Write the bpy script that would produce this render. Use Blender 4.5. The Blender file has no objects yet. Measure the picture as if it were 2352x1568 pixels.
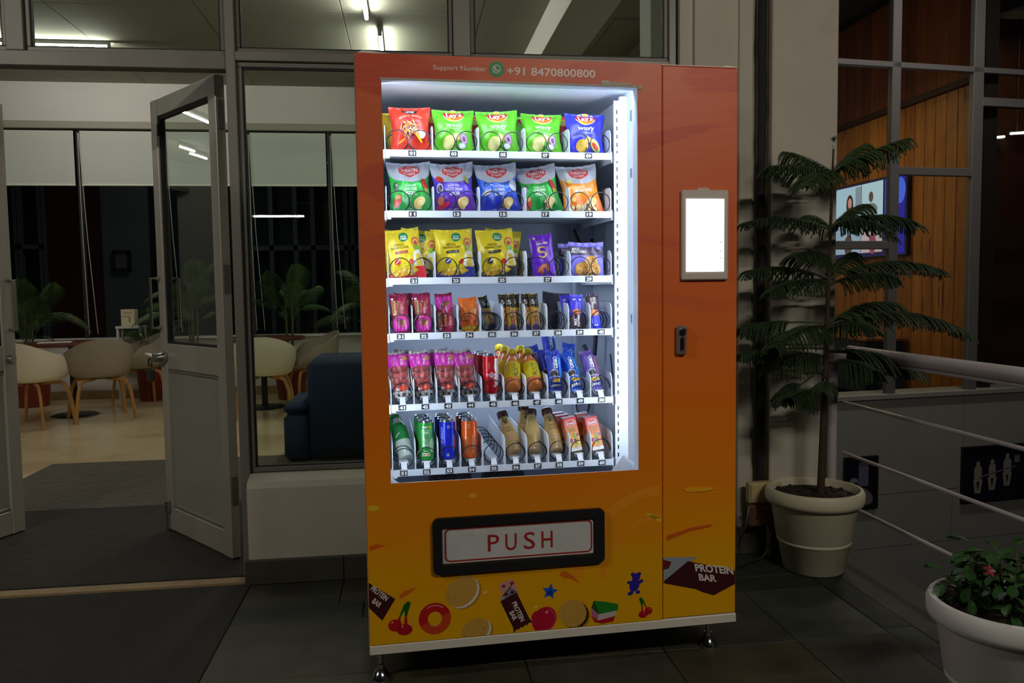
import bpy, bmesh, math, random
from mathutils import Vector, Matrix, Euler
from mathutils.geometry import tessellate_polygon
PI = math.pi
sin, cos = math.sin, math.cos
scene = bpy.context.scene
COL = scene.collection
random.seed(7)

# ------------------------------------------------------------------ camera
W, H, F = 2352, 1568, 1827.7
PITCH, ROLL, HC, YAW = -.06687, .0137, 1.23845, .12854
fwd = Vector((sin(YAW)*cos(PITCH), cos(YAW)*cos(PITCH), sin(PITCH)))
rgt = Vector((cos(YAW), -sin(YAW), 0)); dwn = fwd.cross(rgt)
AX, AY = cos(ROLL)*rgt + sin(ROLL)*dwn, -sin(ROLL)*rgt + cos(ROLL)*dwn
CAM = Vector((0, 0, HC))
cd = bpy.data.cameras.new('camera'); cam = bpy.data.objects.new('camera', cd); COL.objects.link(cam)
m = Matrix((AX, -AY, -fwd)).transposed().to_4x4(); m.translation = CAM
cam.matrix_world = m
cd.sensor_width = 36; cd.lens = F/W*36; cd.clip_start = .05; cd.clip_end = 100
scene.camera = cam
# ------------------------------------------------------------------ world, exposure, lights
wd = bpy.data.worlds.new('night'); scene.world = wd; wd.use_nodes = True
wd.node_tree.nodes['Background'].inputs[0].default_value = (.55, .62, .8, 1)
wd.node_tree.nodes['Background'].inputs[1].default_value = .006
vs = scene.view_settings
vs.view_transform = 'Standard'; vs.look = 'None'; vs.exposure = 0; vs.gamma = 1; vs.use_curve_mapping = False
scene.cycles.use_denoising = True; scene.cycles.use_adaptive_sampling = True; scene.cycles.adaptive_threshold = .015
scene.cycles.max_bounces = 7; scene.cycles.diffuse_bounces = 4; scene.cycles.glossy_bounces = 3
scene.cycles.transparent_max_bounces = 12; scene.cycles.transmission_bounces = 4
scene.cycles.caustics_reflective = False; scene.cycles.caustics_refractive = False
scene.cycles.sample_clamp_indirect = 4
def area(name, loc, rot, sx, sy, power, col):
    l = bpy.data.lights.new(name, 'AREA'); l.shape = 'RECTANGLE'; l.size = sx; l.size_y = sy
    l.energy = power; l.color = col
    o = bpy.data.objects.new(name, l); COL.objects.link(o); o.location = loc; o.rotation_euler = rot
    return o
# the corridor's own ceiling battens, above and behind the photographer
area('corridor_lamp_light', (1.8, -.4, 2.95), (math.radians(62), 0, 0), 1.2, .06, 35, (1, .93, .80))
area('corridor_lamp_light', (-3.0, .5, 3.0), (math.radians(50), 0, 0), 1.2, .06, 38, (1, .94, .83))
# the panelled room across the stairwell, and an unseen fill light added over the stairs
area('panelled_room_light', (3.9, 8.2, 3.3), (0, 0, 0), .5, .5, 13, (1, .78, .40))
area('panelled_room_light', (6.8, 8.2, 4.2), (0, 0, 0), .4, .4, 6, (1, .72, .38))  # unseen light added to lift the dark right part of the room
area('stair_fill_light', (4.6, 5.3, 4.3), (0, 0, 0), .9, .12, 30, (1, .93, .84))

# dim light added so the shapes outside the cafe windows show
area('yard_fill_light', (-3.0, 11.6, 4.2), (0, 0, 0), .6, .3, 14, (1, .95, .9))

def ray(x, y): return AX*((x-W/2)/F) + AY*((y-H/2)/F) + fwd
def atY(x, y, Y): d = ray(x, y); return CAM + d*(Y/d.y)
def atX(x, y, X): d = ray(x, y); return CAM + d*(X/d.x)
def atZ(x, y, Z): d = ray(x, y); return CAM + d*((Z-HC)/d.z)

# ------------------------------------------------------------------ materials
def lin(c):
    return tuple(((v/255)/12.92 if v/255 <= .04045 else (((v/255)+.055)/1.055)**2.4) for v in c)
_M = {}
def mat(name, col=(.5, .5, .5), rough=.5, metal=0., attr=False, noise=0., nscale=8., bump=0., bscale=60., spec=.5,
        emit=None, estr=0., coat=0., stretch=(1, 1, 1), dirt=None, dscale=3., dlo=.45, dhi=.7):
    if name in _M: return _M[name]
    mt = bpy.data.materials.new(name); mt.use_nodes = True
    nt = mt.node_tree; b = nt.nodes['Principled BSDF']
    b.inputs['Base Color'].default_value = (*col, 1); b.inputs['Roughness'].default_value = rough
    b.inputs['Metallic'].default_value = metal; b.inputs['Specular IOR Level'].default_value = spec
    if coat: b.inputs['Coat Weight'].default_value = coat; b.inputs['Coat Roughness'].default_value = .12
    tc = mp = None
    def coord():
        nonlocal tc, mp
        if mp is None:
            tc = nt.nodes.new('ShaderNodeTexCoord'); mp = nt.nodes.new('ShaderNodeMapping')
            mp.inputs['Scale'].default_value = stretch
            nt.links.new(tc.outputs['Object'], mp.inputs['Vector'])
        return mp.outputs['Vector']
    src = None
    if attr:
        a = nt.nodes.new('ShaderNodeAttribute'); a.attribute_name = 'col'; src = a.outputs['Color']
    if noise:
        n = nt.nodes.new('ShaderNodeTexNoise'); n.inputs['Scale'].default_value = nscale; n.inputs['Detail'].default_value = 6
        nt.links.new(coord(), n.inputs['Vector'])
        r = nt.nodes.new('ShaderNodeMapRange'); r.inputs[1].default_value = .3; r.inputs[2].default_value = .7
        r.inputs[3].default_value = 1-noise; r.inputs[4].default_value = 1+noise
        nt.links.new(n.outputs['Fac'], r.inputs[0])
        x = nt.nodes.new('ShaderNodeVectorMath'); x.operation = 'SCALE'
        if src: nt.links.new(src, x.inputs[0])
        else: x.inputs[0].default_value = col
        nt.links.new(r.outputs[0], x.inputs['Scale']); src = x.outputs[0]
    if dirt:
        n = nt.nodes.new('ShaderNodeTexNoise'); n.inputs['Scale'].default_value = dscale; n.inputs['Detail'].default_value = 9
        nt.links.new(coord(), n.inputs['Vector'])
        r = nt.nodes.new('ShaderNodeMapRange'); r.inputs[1].default_value = dlo; r.inputs[2].default_value = dhi
        nt.links.new(n.outputs['Fac'], r.inputs[0])
        x = nt.nodes.new('ShaderNodeMix'); x.data_type = 'RGBA'
        nt.links.new(r.outputs[0], x.inputs[0])
        if src: nt.links.new(src, x.inputs[6])
        else: x.inputs[6].default_value = (*col, 1)
        x.inputs[7].default_value = (*dirt, 1); src = x.outputs[2]
    if src: nt.links.new(src, b.inputs['Base Color'])
    if bump:
        n = nt.nodes.new('ShaderNodeTexNoise'); n.inputs['Scale'].default_value = bscale; n.inputs['Detail'].default_value = 4
        nt.links.new(coord(), n.inputs['Vector'])
        bp = nt.nodes.new('ShaderNodeBump'); bp.inputs['Strength'].default_value = bump; bp.inputs['Distance'].default_value = .004
        nt.links.new(n.outputs['Fac'], bp.inputs['Height']); nt.links.new(bp.outputs[0], b.inputs['Normal'])
    if emit:
        b.inputs['Emission Color'].default_value = (*emit, 1); b.inputs['Emission Strength'].default_value = estr
    _M[name] = mt
    return mt
def glass(name, tint=(1, 1, 1), f0=.04, rough=.0):
    if name in _M: return _M[name]
    mt = bpy.data.materials.new(name); mt.use_nodes = True; nt = mt.node_tree; nt.nodes.clear()
    o = nt.nodes.new('ShaderNodeOutputMaterial'); t = nt.nodes.new('ShaderNodeBsdfTransparent'); g = nt.nodes.new('ShaderNodeBsdfGlossy')
    t.inputs[0].default_value = (*tint, 1); g.inputs['Roughness'].default_value = rough
    lw = nt.nodes.new('ShaderNodeLayerWeight'); lw.inputs[0].default_value = .5
    pw = nt.nodes.new('ShaderNodeMath'); pw.operation = 'POWER'; pw.inputs[1].default_value = 5
    ma = nt.nodes.new('ShaderNodeMath'); ma.operation = 'MULTIPLY_ADD'; ma.inputs[1].default_value = 1-f0; ma.inputs[2].default_value = f0
    mx = nt.nodes.new('ShaderNodeMixShader')
    nt.links.new(lw.outputs['Facing'], pw.inputs[0]); nt.links.new(pw.outputs[0], ma.inputs[0]); nt.links.new(ma.outputs[0], mx.inputs[0])
    nt.links.new(t.outputs[0], mx.inputs[1]); nt.links.new(g.outputs[0], mx.inputs[2]); nt.links.new(mx.outputs[0], o.inputs[0])
    _M[name] = mt
    return mt

# ------------------------------------------------------------------ mesh building
class MB:
    def __init__(s): s.v = []; s.f = []; s.c = []; s.mi = []
    def add(s, vs, fs, col=(1, 1, 1), mi=0):
        o = len(s.v); s.v += [tuple(p) for p in vs]; s.c += [col]*len(vs)
        for f in fs: s.f.append(tuple(i+o for i in f)); s.mi.append(mi)
        return s
    def box(s, x0, x1, y0, y1, z0, z1, col=(1, 1, 1), mi=0, b=0.):
        if b <= 0:
            v = [(x, y, z) for z in (z0, z1) for y in (y0, y1) for x in (x0, x1)]
            return s.add(v, [(0, 2, 3, 1), (4, 5, 7, 6), (0, 1, 5, 4), (2, 6, 7, 3), (0, 4, 6, 2), (1, 3, 7, 5)], col, mi)
        lo = (x0, y0, z0); hi = (x1, y1, z1); v = []; idx = {}
        for sx in (0, 1):
            for sy in (0, 1):
                for sz in (0, 1):
                    c = [hi[k] if (sx, sy, sz)[k] else lo[k] for k in range(3)]
                    for ax in range(3):
                        p = list(c)
                        for k in range(3):
                            if k != ax: p[k] += -b if (sx, sy, sz)[k] else b
                        idx[(sx, sy, sz, ax)] = len(v); v.append(p)
        fs = []
        cen = Vector(((x0+x1)/2, (y0+y1)/2, (z0+z1)/2))
        def face(ids):
            n = (Vector(v[ids[1]])-Vector(v[ids[0]])).cross(Vector(v[ids[2]])-Vector(v[ids[0]]))
            mid = sum((Vector(v[i]) for i in ids), Vector())/len(ids)
            fs.append(tuple(ids) if n.dot(mid-cen) > 0 else tuple(reversed(ids)))
        for ax in range(3):
            k1, k2 = [k for k in range(3) if k != ax]
            for sd in (0, 1):
                ids = []
                for a, bb in ((0, 0), (1, 0), (1, 1), (0, 1)):
                    t = [0, 0, 0]; t[ax] = sd; t[k1] = a; t[k2] = bb; ids.append(idx[(*t, ax)])
                face(ids)
            for a in (0, 1):
                for bb in (0, 1):
                    t = [0, 0, 0]; t[k1] = a; t[k2] = bb; u = list(t); u[ax] = 1
                    face([idx[(*t, k1)], idx[(*u, k1)], idx[(*u, k2)], idx[(*t, k2)]])
        for sx in (0, 1):
            for sy in (0, 1):
                for sz in (0, 1): face([idx[(sx, sy, sz, k)] for k in range(3)])
        return s.add(v, fs, col, mi)
    def tube(s, pts, r, n=8, col=(1, 1, 1), mi=0, caps=True, flat=1., up=None):
        pts = [Vector(p) for p in pts]; rs = r if isinstance(r, (list, tuple)) else [r]*len(pts)
        v = []; fs = []; nrm = None
        for i, p in enumerate(pts):
            t = (pts[min(i+1, len(pts)-1)]-pts[max(i-1, 0)])
            if t.length < 1e-9: t = Vector((0, 0, 1))
            t.normalize()
            if nrm is None:
                a = Vector(up) if up else (Vector((0, 0, 1)) if abs(t.z) < .9 else Vector((1, 0, 0)))
                nrm = (a - t*a.dot(t)).normalized()
            else:
                q = nrm - t*nrm.dot(t)
                nrm = q.normalized() if q.length > 1e-6 else t.orthogonal().normalized()
            bn = t.cross(nrm)
            for k in range(n):
                a = 2*PI*k/n; v.append(p + nrm*(cos(a)*rs[i]) + bn*(sin(a)*rs[i]*flat))
        for i in range(len(pts)-1):
            for k in range(n):
                k2 = (k+1) % n; fs.append((i*n+k, i*n+k2, (i+1)*n+k2, (i+1)*n+k))
        if caps: fs.append(tuple(range(n-1, -1, -1))); fs.append(tuple((len(pts)-1)*n+k for k in range(n)))
        return s.add(v, fs, col, mi)
    def lathe(s, prof, n=24, col=(1, 1, 1), mi=0, c=(0, 0), cols=None):
        v = []; fs = []
        for r, z in prof:
            for k in range(n): a = 2*PI*k/n; v.append((c[0]+r*cos(a), c[1]+r*sin(a), z))
        for i in range(len(prof)-1):
            for k in range(n): k2 = (k+1) % n; fs.append((i*n+k, i*n+k2, (i+1)*n+k2, (i+1)*n+k))
        o = len(s.c); s.add(v, fs, col, mi)
        if cols:
            for i in range(len(prof)):
                for k in range(n): s.c[o+i*n+k] = cols[i]
        return s
    def prism(s, pts, y0, y1, col=(1, 1, 1), mi=0, axis='y'):
        n = len(pts); A = sum(pts[i][0]*pts[(i+1) % n][1]-pts[(i+1) % n][0]*pts[i][1] for i in range(n))
        if A < 0: pts = pts[::-1]
        tri = tessellate_polygon([[Vector((p[0], p[1], 0)) for p in pts]])
        def P(a, b, d): return {'y': (a, d, b), 'x': (d, a, b), 'z': (a, b, d)}[axis]
        v = [P(p[0], p[1], y0) for p in pts]+[P(p[0], p[1], y1) for p in pts]
        fl = axis != 'y'
        fs = []
        for t in tri:
            a, b, c = t
            ar = (pts[b][0]-pts[a][0])*(pts[c][1]-pts[a][1])-(pts[b][1]-pts[a][1])*(pts[c][0]-pts[a][0])
            if ar < 0: a, c = c, a
            fr = (a, b, c); bk = (c+n, b+n, a+n)
            if fl: fr, bk = fr[::-1], bk[::-1]
            fs += [fr, bk]
        for i in range(n):
            j = (i+1) % n; q = (j, i, i+n, j+n)
            fs.append(q[::-1] if fl else q)
        return s.add(v, fs, col, mi)
    def grid(s, fn, nu, nv, col=(1, 1, 1), mi=0, flip=False, cfn=None, wrap=False):
        v = []; fs = []
        for j in range(nv+1):
            for i in range(nu if wrap else nu+1): v.append(fn(i/nu, j/nv))
        w = nu if wrap else nu+1
        for j in range(nv):
            for i in range(nu):
                i2 = (i+1) % w
                q = (j*w+i, j*w+i2, (j+1)*w+i2, (j+1)*w+i); fs.append(q[::-1] if flip else q)
        o = len(s.c); s.add(v, fs, col, mi)
        if cfn:
            k = o
            for j in range(nv+1):
                for i in range(w): s.c[k] = cfn(i/nu, j/nv); k += 1
        return s
    def mesh(s, name, mats, smooth=True, ang=35):
        me = bpy.data.meshes.new(name); me.from_pydata(s.v, [], s.f)
        for mt in (mats if isinstance(mats, (list, tuple)) else [mats]): me.materials.append(mt)
        if any(s.mi): me.polygons.foreach_set('material_index', s.mi)
        a = me.color_attributes.new('col', 'FLOAT_COLOR', 'POINT')
        a.data.foreach_set('color', [x for c in s.c for x in (c[0], c[1], c[2], 1.)])
        if smooth:
            me.polygons.foreach_set('use_smooth', [True]*len(s.f)); me.set_sharp_from_angle(angle=math.radians(ang))
        me.update()
        return me
    def build(s, name, mats, parent=None, smooth=True, ang=35):
        return link(name, s.mesh(name, mats, smooth, ang), parent)
def link(name, data, parent=None):
    o = bpy.data.objects.new(name, data); COL.objects.link(o)
    if parent is not None: o.parent = parent
    return o
def tag(o, label=None, cat=None, group=None, kind=None):
    if label: o['label'] = label
    if cat: o['category'] = cat
    if group: o['group'] = group
    if kind: o['kind'] = kind
    return o
def empty(name, loc=(0, 0, 0), rz=0., label=None, cat=None, group=None, kind=None):
    o = bpy.data.objects.new(name, None); COL.objects.link(o); o.location = loc; o.rotation_euler = (0, 0, rz)
    o.empty_display_size = .05
    return tag(o, label, cat, group, kind)
KIDS = {}
def copy_tree(o, label=None, group=None):
    c = o.copy(); COL.objects.link(c)
    if label: c['label'] = label
    if group: c['group'] = group
    for ch in o.children:
        d = ch.copy(); COL.objects.link(d); d.parent = c
        for g in ch.children:
            e = g.copy(); COL.objects.link(e); e.parent = d
    return c

# ------------------------------------------------------------------ flat print laid on surfaces
_T = {}
def glyphs(s, bold=0.):
    k = (s, bold)
    if k in _T: return _T[k]
    cu = bpy.data.curves.new('t', 'FONT'); cu.body = s; cu.resolution_u = 3; cu.offset = bold; cu.fill_mode = 'FRONT'
    ob = bpy.data.objects.new('t', cu)
    me = ob.to_mesh(); vs = [(v.co.x, v.co.y) for v in me.vertices]; tr = []
    me.calc_loop_triangles()
    for t in me.loop_triangles: tr.append(tuple(vs[i] for i in t.vertices))
    ob.to_mesh_clear(); bpy.data.objects.remove(ob); bpy.data.curves.remove(cu)
    xs = [p[0] for t in tr for p in t] or [0, 1]; ys = [p[1] for t in tr for p in t] or [0, 1]
    _T[k] = (tr, min(xs), max(xs), min(ys), max(ys))
    return _T[k]
class Pr:
    def __init__(s, sc=1.): s.t = []; s.sc = sc; s.n = 0
    def tri(s, ts, col, x=0., y=0., rot=0., lay=None):
        c, n = cos(rot), sin(rot)
        L = s.n if lay is None else lay
        s.n += 1
        for t in ts: s.t.append(([((x+p[0]*c-p[1]*n)*s.sc, (y+p[0]*n+p[1]*c)*s.sc) for p in t], col, L))
        return s
    def poly(s, pts, col, x=0., y=0., rot=0.):
        tr = tessellate_polygon([[Vector((p[0], p[1], 0)) for p in pts]])
        return s.tri([tuple(pts[i] for i in t) for t in tr], col, x, y, rot)
    def rect(s, x, y, w, h, col, rot=0.): return s.poly([(-w/2, -h/2), (w/2, -h/2), (w/2, h/2), (-w/2, h/2)], col, x, y, rot)
    def rrect(s, x, y, w, h, r, col, rot=0.):
        p = []
        for cx, cy, a0 in ((w/2-r, h/2-r, 0), (-w/2+r, h/2-r, 90), (-w/2+r, -h/2+r, 180), (w/2-r, -h/2+r, 270)):
            for k in range(6): a = math.radians(a0+18*k); p.append((cx+r*cos(a), cy+r*sin(a)))
        return s.poly(p, col, x, y, rot)
    def ell(s, x, y, rx, ry, col, rot=0., n=22, a0=0., a1=2*PI):
        p = [(rx*cos(a0+(a1-a0)*k/n), ry*sin(a0+(a1-a0)*k/n)) for k in range(n if a1-a0 > 6.28 else n+1)]
        return s.poly(p, col, x, y, rot)
    def ring(s, x, y, r0, r1, col, a0=0., a1=2*PI, n=28, ry=1., rot=0.):
        ts = []
        for k in range(n):
            a, b = a0+(a1-a0)*k/n, a0+(a1-a0)*(k+1)/n
            A, B, C, D = [(r*cos(t), r*sin(t)*ry) for r, t in ((r0, a), (r1, a), (r1, b), (r0, b))]
            ts += [(A, B, C), (A, C, D)]
        return s.tri(ts, col, x, y, rot)
    def txt(s, st, x, y, h, col, w=None, rot=0., bold=.0, slant=0.):
        tr, x0, x1, y0, y1 = glyphs(st, bold)
        k = h/.73; kx = k if w is None else w/max(1e-6, x1-x0)
        mx = (x0+x1)/2; my = .365
        return s.tri([tuple(((p[0]-mx)*kx+(p[1]-my)*k*slant, (p[1]-my)*k) for p in t) for t in tr], col, x, y, rot)
    def lay(s, mb, S, off=.0004, step=.00016, maxlen=.01, mi=0):
        def split(t, d=0):
            e = [math.dist(t[i], t[(i+1) % 3]) for i in range(3)]; m = max(e)
            if m <= maxlen or d > 12: return [t]
            i = e.index(m); a, b, c = t[i], t[(i+1) % 3], t[(i+2) % 3]; q = ((a[0]+b[0])/2, (a[1]+b[1])/2)
            return split((a, q, c), d+1)+split((q, b, c), d+1)
        for t, col, L in s.t:
            for q in split(t):
                ar = (q[1][0]-q[0][0])*(q[2][1]-q[0][1])-(q[1][1]-q[0][1])*(q[2][0]-q[0][0])
                if abs(ar) < 1e-12: continue
                if ar < 0: q = (q[0], q[2], q[1])
                vs = []
                for x, y in q:
                    p, n = S(x, y); vs.append(p+n*(off+L*step))
                mb.add(vs, [(0, 1, 2)], col, mi)
def surf(fn):
    def S(x, y, e=.0008):
        p = fn(x, y); n = (fn(x+e, y)-fn(x-e, y)).cross(fn(x, y+e)-fn(x, y-e))
        return p, (n.normalized() if n.length > 1e-12 else Vector((0, -1, 0)))
    return S
def plane_xz(y): return lambda x, z: (Vector((x, y, z)), Vector((0, -1, 0)))

# ================================================================== THE SETTING
YF = 3.51
M_plaster = mat('plaster', lin((196, 188, 172)), .85, noise=.05, nscale=3, bump=.25, bscale=90, dirt=lin((150, 142, 128)), dscale=2.2, dlo=.52, dhi=.9)
M_plaster_in = mat('plaster_inside', lin((205, 202, 196)), .8, noise=.02, nscale=2)
M_ceil = mat('ceiling_board', lin((150, 148, 134)), .9, noise=.05, nscale=1.5)
M_alu = mat('aluminium', lin((134, 130, 121)), .42, metal=.2, noise=.1, nscale=5, stretch=(1, 1, .15))
M_alu_d = mat('aluminium_dull', lin((116, 113, 105)), .5, metal=.2, noise=.1, nscale=5)
M_rubber = mat('black_gasket', (.012, .012, .014), .6)
M_glass = glass('window_pane_glass', (.93, .975, .94), .045)
M_steel = mat('brushed_steel', lin((190, 185, 178)), .25, metal=1.)
M_slate = mat('slate', lin((70, 68, 54)), .62, attr=True, noise=.28, nscale=7, bump=.5, bscale=22, dirt=lin((72, 63, 46)), dscale=5, dlo=.6, dhi=.8)
M_grout = mat('grout', lin((62, 57, 46)), .9)
M_skirt = mat('slate_skirting', lin((70, 67, 56)), .6, noise=.2, nscale=8, bump=.3, bscale=30)
M_mat = mat('door_mat', lin((44, 42, 37)), .95, noise=.35, nscale=180, bump=1., bscale=260, stretch=(.25, 1, 1))
M_carpet = mat('carpet_pile', lin((50, 47, 42)), .95, noise=.4, nscale=120, bump=1., bscale=220, stretch=(.12, 1, 1))
M_carpet_lit = mat('carpet_pile_lit', lin((90, 85, 76)), .95, noise=.4, nscale=120, bump=1., bscale=220, stretch=(.12, 1, 1))  # same carpet, colour lightened where the cafe lamps reach it
M_marble = mat('marble_tile', lin((214, 196, 156)), .16, noise=.05, nscale=1.6, dirt=lin((196, 172, 130)), dscale=1.2, dlo=.5, dhi=.62)
M_stone = mat('threshold_stone', lin((150, 128, 92)), .6, noise=.12, nscale=20)

def struct(o, label=None): return tag(o, label, None, None, 'structure')
# --- corridor floor: slate slabs on a bed
fl = MB().box(-3.2, 2.04, -1.2, 3.44, -.2, -.012).build('floor', M_grout, None, False)
struct(fl, 'dark slate floor of the landing in front of the snack machine')
random.seed(3)
def slab(x0, x1, y0, y1, parent, name='slate_tile', m=M_slate, top=0., g=.0016, base=(58, 57, 45), var=8):
    k = random.uniform(-var, var); w = random.uniform(-6, 6)
    c = lin((base[0]+k+w, base[1]+k, base[2]+k-w))
    mb = MB().box(x0+g, x1-g, y0+g, y1-g, -.012, top-random.uniform(0, .0015), c, b=.002)
    return mb.build(name, m, parent, False)
xs = [-.69, -.12, .36, .84, 1.32, 1.67]
ys = [3.0, 2.55, 2.08, 1.6, 1.12, .6]
for i in range(len(xs)-1):
    for j in range(len(ys)-1): slab(xs[i], xs[i+1], ys[j+1], ys[j], fl)
for j, (a, b_) in enumerate(((2.6, 3.16), (2.05, 2.6), (1.5, 2.05), (.95, 1.5), (.4, .95))):
    slab(1.67, 1.785, a, b_, fl, base=(44, 50, 44)); slab(1.785, 2.04, a-.13, b_-.13 if j else 3.44, fl, base=(50, 48, 39))
for a, b_ in ((-.69, -.2), (-.2, .4), (.4, 1.0), (1.0, 1.67)):
    slab(a, b_, 3.0, 3.16, fl, base=(44, 50, 44)); slab(a-(.1 if a > -.6 else 0), b_-.1 if b_ < 1.6 else 1.785, 3.16, 3.44, fl, base=(58, 56, 45))
slab(1.67, 1.785, 3.16-.0, 3.17, fl)
o = MB().box(-3.1, -.69, -.5, 3.415, -.01, .004, b=.002).build('doormat', M_mat, None, False)
tag(o, 'dark ribbed entrance mat lying on the landing outside the open door', 'mat')
o = MB().box(-3.2, -.66, 3.44, 3.50, -.012, .006, b=.002).build('trim_1', M_stone, None, False)
struct(o, 'pale stone threshold strip across the doorway')
# --- cafe floor
cf = MB().box(-12, 1.93, 3.5, 9.95, -.2, -.008).build('floor_cafe', M_grout, None, False)
struct(cf, 'polished cream marble floor of the cafe')
y = 5.4
for i in range(-9, 5):
    for j in range(0, 6):
        x0, y0 = i*.8+.28, 4.7+j*.9
        if x0 > 1.2: continue
        MB().box(x0+.0008, x0+.7992, y0+.0008, min(y0+.8992, 9.95), -.008, 0, b=.0006).build('marble_tile', M_marble, cf, False)
o = MB().box(-2.6, 1.9, 4.8, 6.12, 0, .006, b=.002).build('carpet', M_carpet_lit, None, False)
tag(o, 'grey carpet runner with lit tone in its colour just inside the cafe, edge on cream floor', 'carpet')
o = MB().box(-2.6, 1.9, 3.52, 4.797, -.008, .006, b=.002).build('carpet', M_carpet, None, False)
tag(o, 'grey carpet strip in its unlit tone in the doorway under the door leaves', 'carpet')

# --- glazed front: aluminium mullions and transoms
def profile(name, x0, x1, z0, z1, label, y0=YF, y1=3.58, m=M_alu):
    return struct(MB().box(x0, x1, y0, y1, z0, z1, b=.003).build(name, m, None, False), label)
profile('trim_2', -.735, -.695, 0, 3.0, 'aluminium door post between the open door and the fixed window')
profile('trim_3', .217, .291, 2.241, 3.0, 'aluminium mullion between the two upper windows')
profile('trim_4', 1.18, 1.212, .46, 3.0, 'aluminium end post of the glazing beside the plaster wall')
profile('trim_5', 1.222, 1.284, 0, 3.0, 'plastered reveal strip beside the glazing', YF-.02, 3.6, M_plaster)
profile('trim_6', -.695, 1.18, 2.203, 2.241, 'aluminium transom bar over the fixed window')
profile('trim_7', -3.4, -.735, 2.165, 2.225, 'aluminium transom bar over the double door', m=M_alu_d)
profile('trim_8', -1.585, -1.517, 2.225, 3.0, 'aluminium mullion over the double door', m=M_alu_d)
profile('trim_9', -2.46, -2.40, 0, 2.165, 'aluminium door post at the left of the doorway', m=M_alu_d)
def window(name, x0, x1, z0, z1, label, fr=.022):
    r = tag(empty(name, (0, 0, 0)), label, None, None, 'structure')
    y0, y1 = YF+.018, YF+.055
    for a, b_, c, d in ((x0, x1, z0, z0+fr), (x0, x1, z1-fr, z1), (x0, x0+fr, z0+fr, z1-fr), (x1-fr, x1, z0+fr, z1-fr)):
        MB().box(a, b_, y0, y1, c, d, b=.003).build('window_bead', M_alu_d, r, False)
    mb = MB()
    g = .006
    for a, b_, c, d in ((x0+fr, x1-fr, z0+fr, z0+fr+g), (x0+fr, x1-fr, z1-fr-g, z1-fr), (x0+fr, x0+fr+g, z0+fr, z1-fr), (x1-fr-g, x1-fr, z0+fr, z1-fr)):
        mb.box(a, b_, y0+.008, y1-.012, c, d)
    mb.build('gasket', M_rubber, r, False)
    MB().box(x0+fr, x1-fr, y0+.014, y0+.019, z0+fr, z1-fr).build('pane', M_glass, r, False)
    return r
window('window_1', -.695, 1.18, .455, 2.203, 'tall fixed window beside the door, cafe and blue sofa behind it')
window('window_2', -.695, .217, 2.241, 2.99, 'upper window above the fixed pane with bright tube behind', .018)
window('window_3', .291, 1.18, 2.241, 2.99, 'upper window above the snack machine with white beam behind', .018)
window('window_4', -1.517, -.735, 2.225, 2.99, 'upper window above the doorway with a tube lamp behind', .02)
window('window_5', -3.3, -1.585, 2.225, 2.99, 'upper window at the far left above the doorway', .02)
# low plaster wall, ledge and skirting under the fixed window
mb = MB().prism([(3.425, .105), (3.425, .408), (3.44, .432), (3.515, .452), (3.62, .452), (3.62, 0), (3.43, 0)], -.695, 1.29, axis='x')
struct(mb.build('wall_low', M_plaster, None, False), 'low plastered wall with sloping ledge under the fixed window')
b1 = empty('baseboard_front', kind='structure', label='dark slate skirting at the foot of the low plastered wall')
for a, b_ in ((-.71, -.30), (-.298, .3), (.302, .9), (.902, 1.29)):
    MB().box(a, b_, 3.405, 3.432, 0, .104, b=.003).build('skirting_tile', M_skirt, b1, False)
# --- plaster wall, pillar and skirting right of the glazing
struct(MB().box(1.284, 1.62, 3.47, 3.7, 0, 3.0).build('wall_right', M_plaster, None, False), 'plain plastered wall strip behind the snack machine')
struct(MB().box(1.485, 1.548, 3.452, 3.475, .1, 3.0, b=.004).build('trim_10', M_plaster, None, False), 'plastered chase strip beside the black pipe')
struct(MB().box(1.615, 1.925, 3.40, 3.75, -.2, 3.0, b=.006).build('wall_pillar', M_plaster, None, False), 'pale plastered pillar behind the potted pine')
b2 = empty('baseboard_right', kind='structure', label='dark slate skirting right of the snack machine')
for a, b_, y0 in ((1.29, 1.485, 3.43), (1.487, 1.62, 3.43), (1.622, 1.925, 3.384)):
    MB().box(a, b_, y0, 3.49 if y0 > 3.4 else 3.41, 0, .125, b=.003).build('skirting_tile', M_skirt, b2, False)
# --- cafe shell
YB = 9.9
mb = MB().box(-12, 3.4, YB, YB+.2, 0, .69).box(-12, 3.4, YB, YB+.2, 3.22, 3.75)
struct(mb.build('wall_back', M_plaster_in, None, False), 'white back wall of the cafe above and below the window band')
struct(MB().box(-12, 3.3, YB-.05, YB+.25, .69, .715, b=.004).build('trim_11', M_plaster_in, None, False), 'white window ledge along the cafe back wall')
struct(MB().box(-12, 3.3, YB-.06, YB+.1, 3.14, 3.22, b=.004).build('trim_12', mat('blind_box', lin((150, 146, 132)), .6), None, False), 'grey blind box along the top of the cafe windows')
b3 = empty('baseboard_back', kind='structure', label='beige skirting at the foot of the cafe back wall')
for k in range(11): MB().box(-7.5+k*.95, -7.5+k*.95+.947, YB-.015, YB+.01, 0, .1, b=.002).build('skirting_tile', M_stone, b3, False)
struct(MB().box(-12.2, -12, 3.4, 10.1, -.2, 3.75).build('wall_left', M_plaster_in, None, False), 'left side wall of the cafe')
struct(MB().prism([(1.86, 3.75), (1.925, 3.75), (3.4, 9.9), (3.33, 9.9)], -.2, 3.75, axis='z').build('wall_side', M_plaster_in, None, False), 'right side wall of the cafe')
ce = MB().box(-12.2, 1.92, 3.5, 10.1, 3.69, 3.8).box(1.92, 3.3, 6.6, 10.1, 3.69, 3.8).build('ceiling', M_ceil, None, False)
struct(ce, 'boarded grey ceiling of the cafe')
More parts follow.
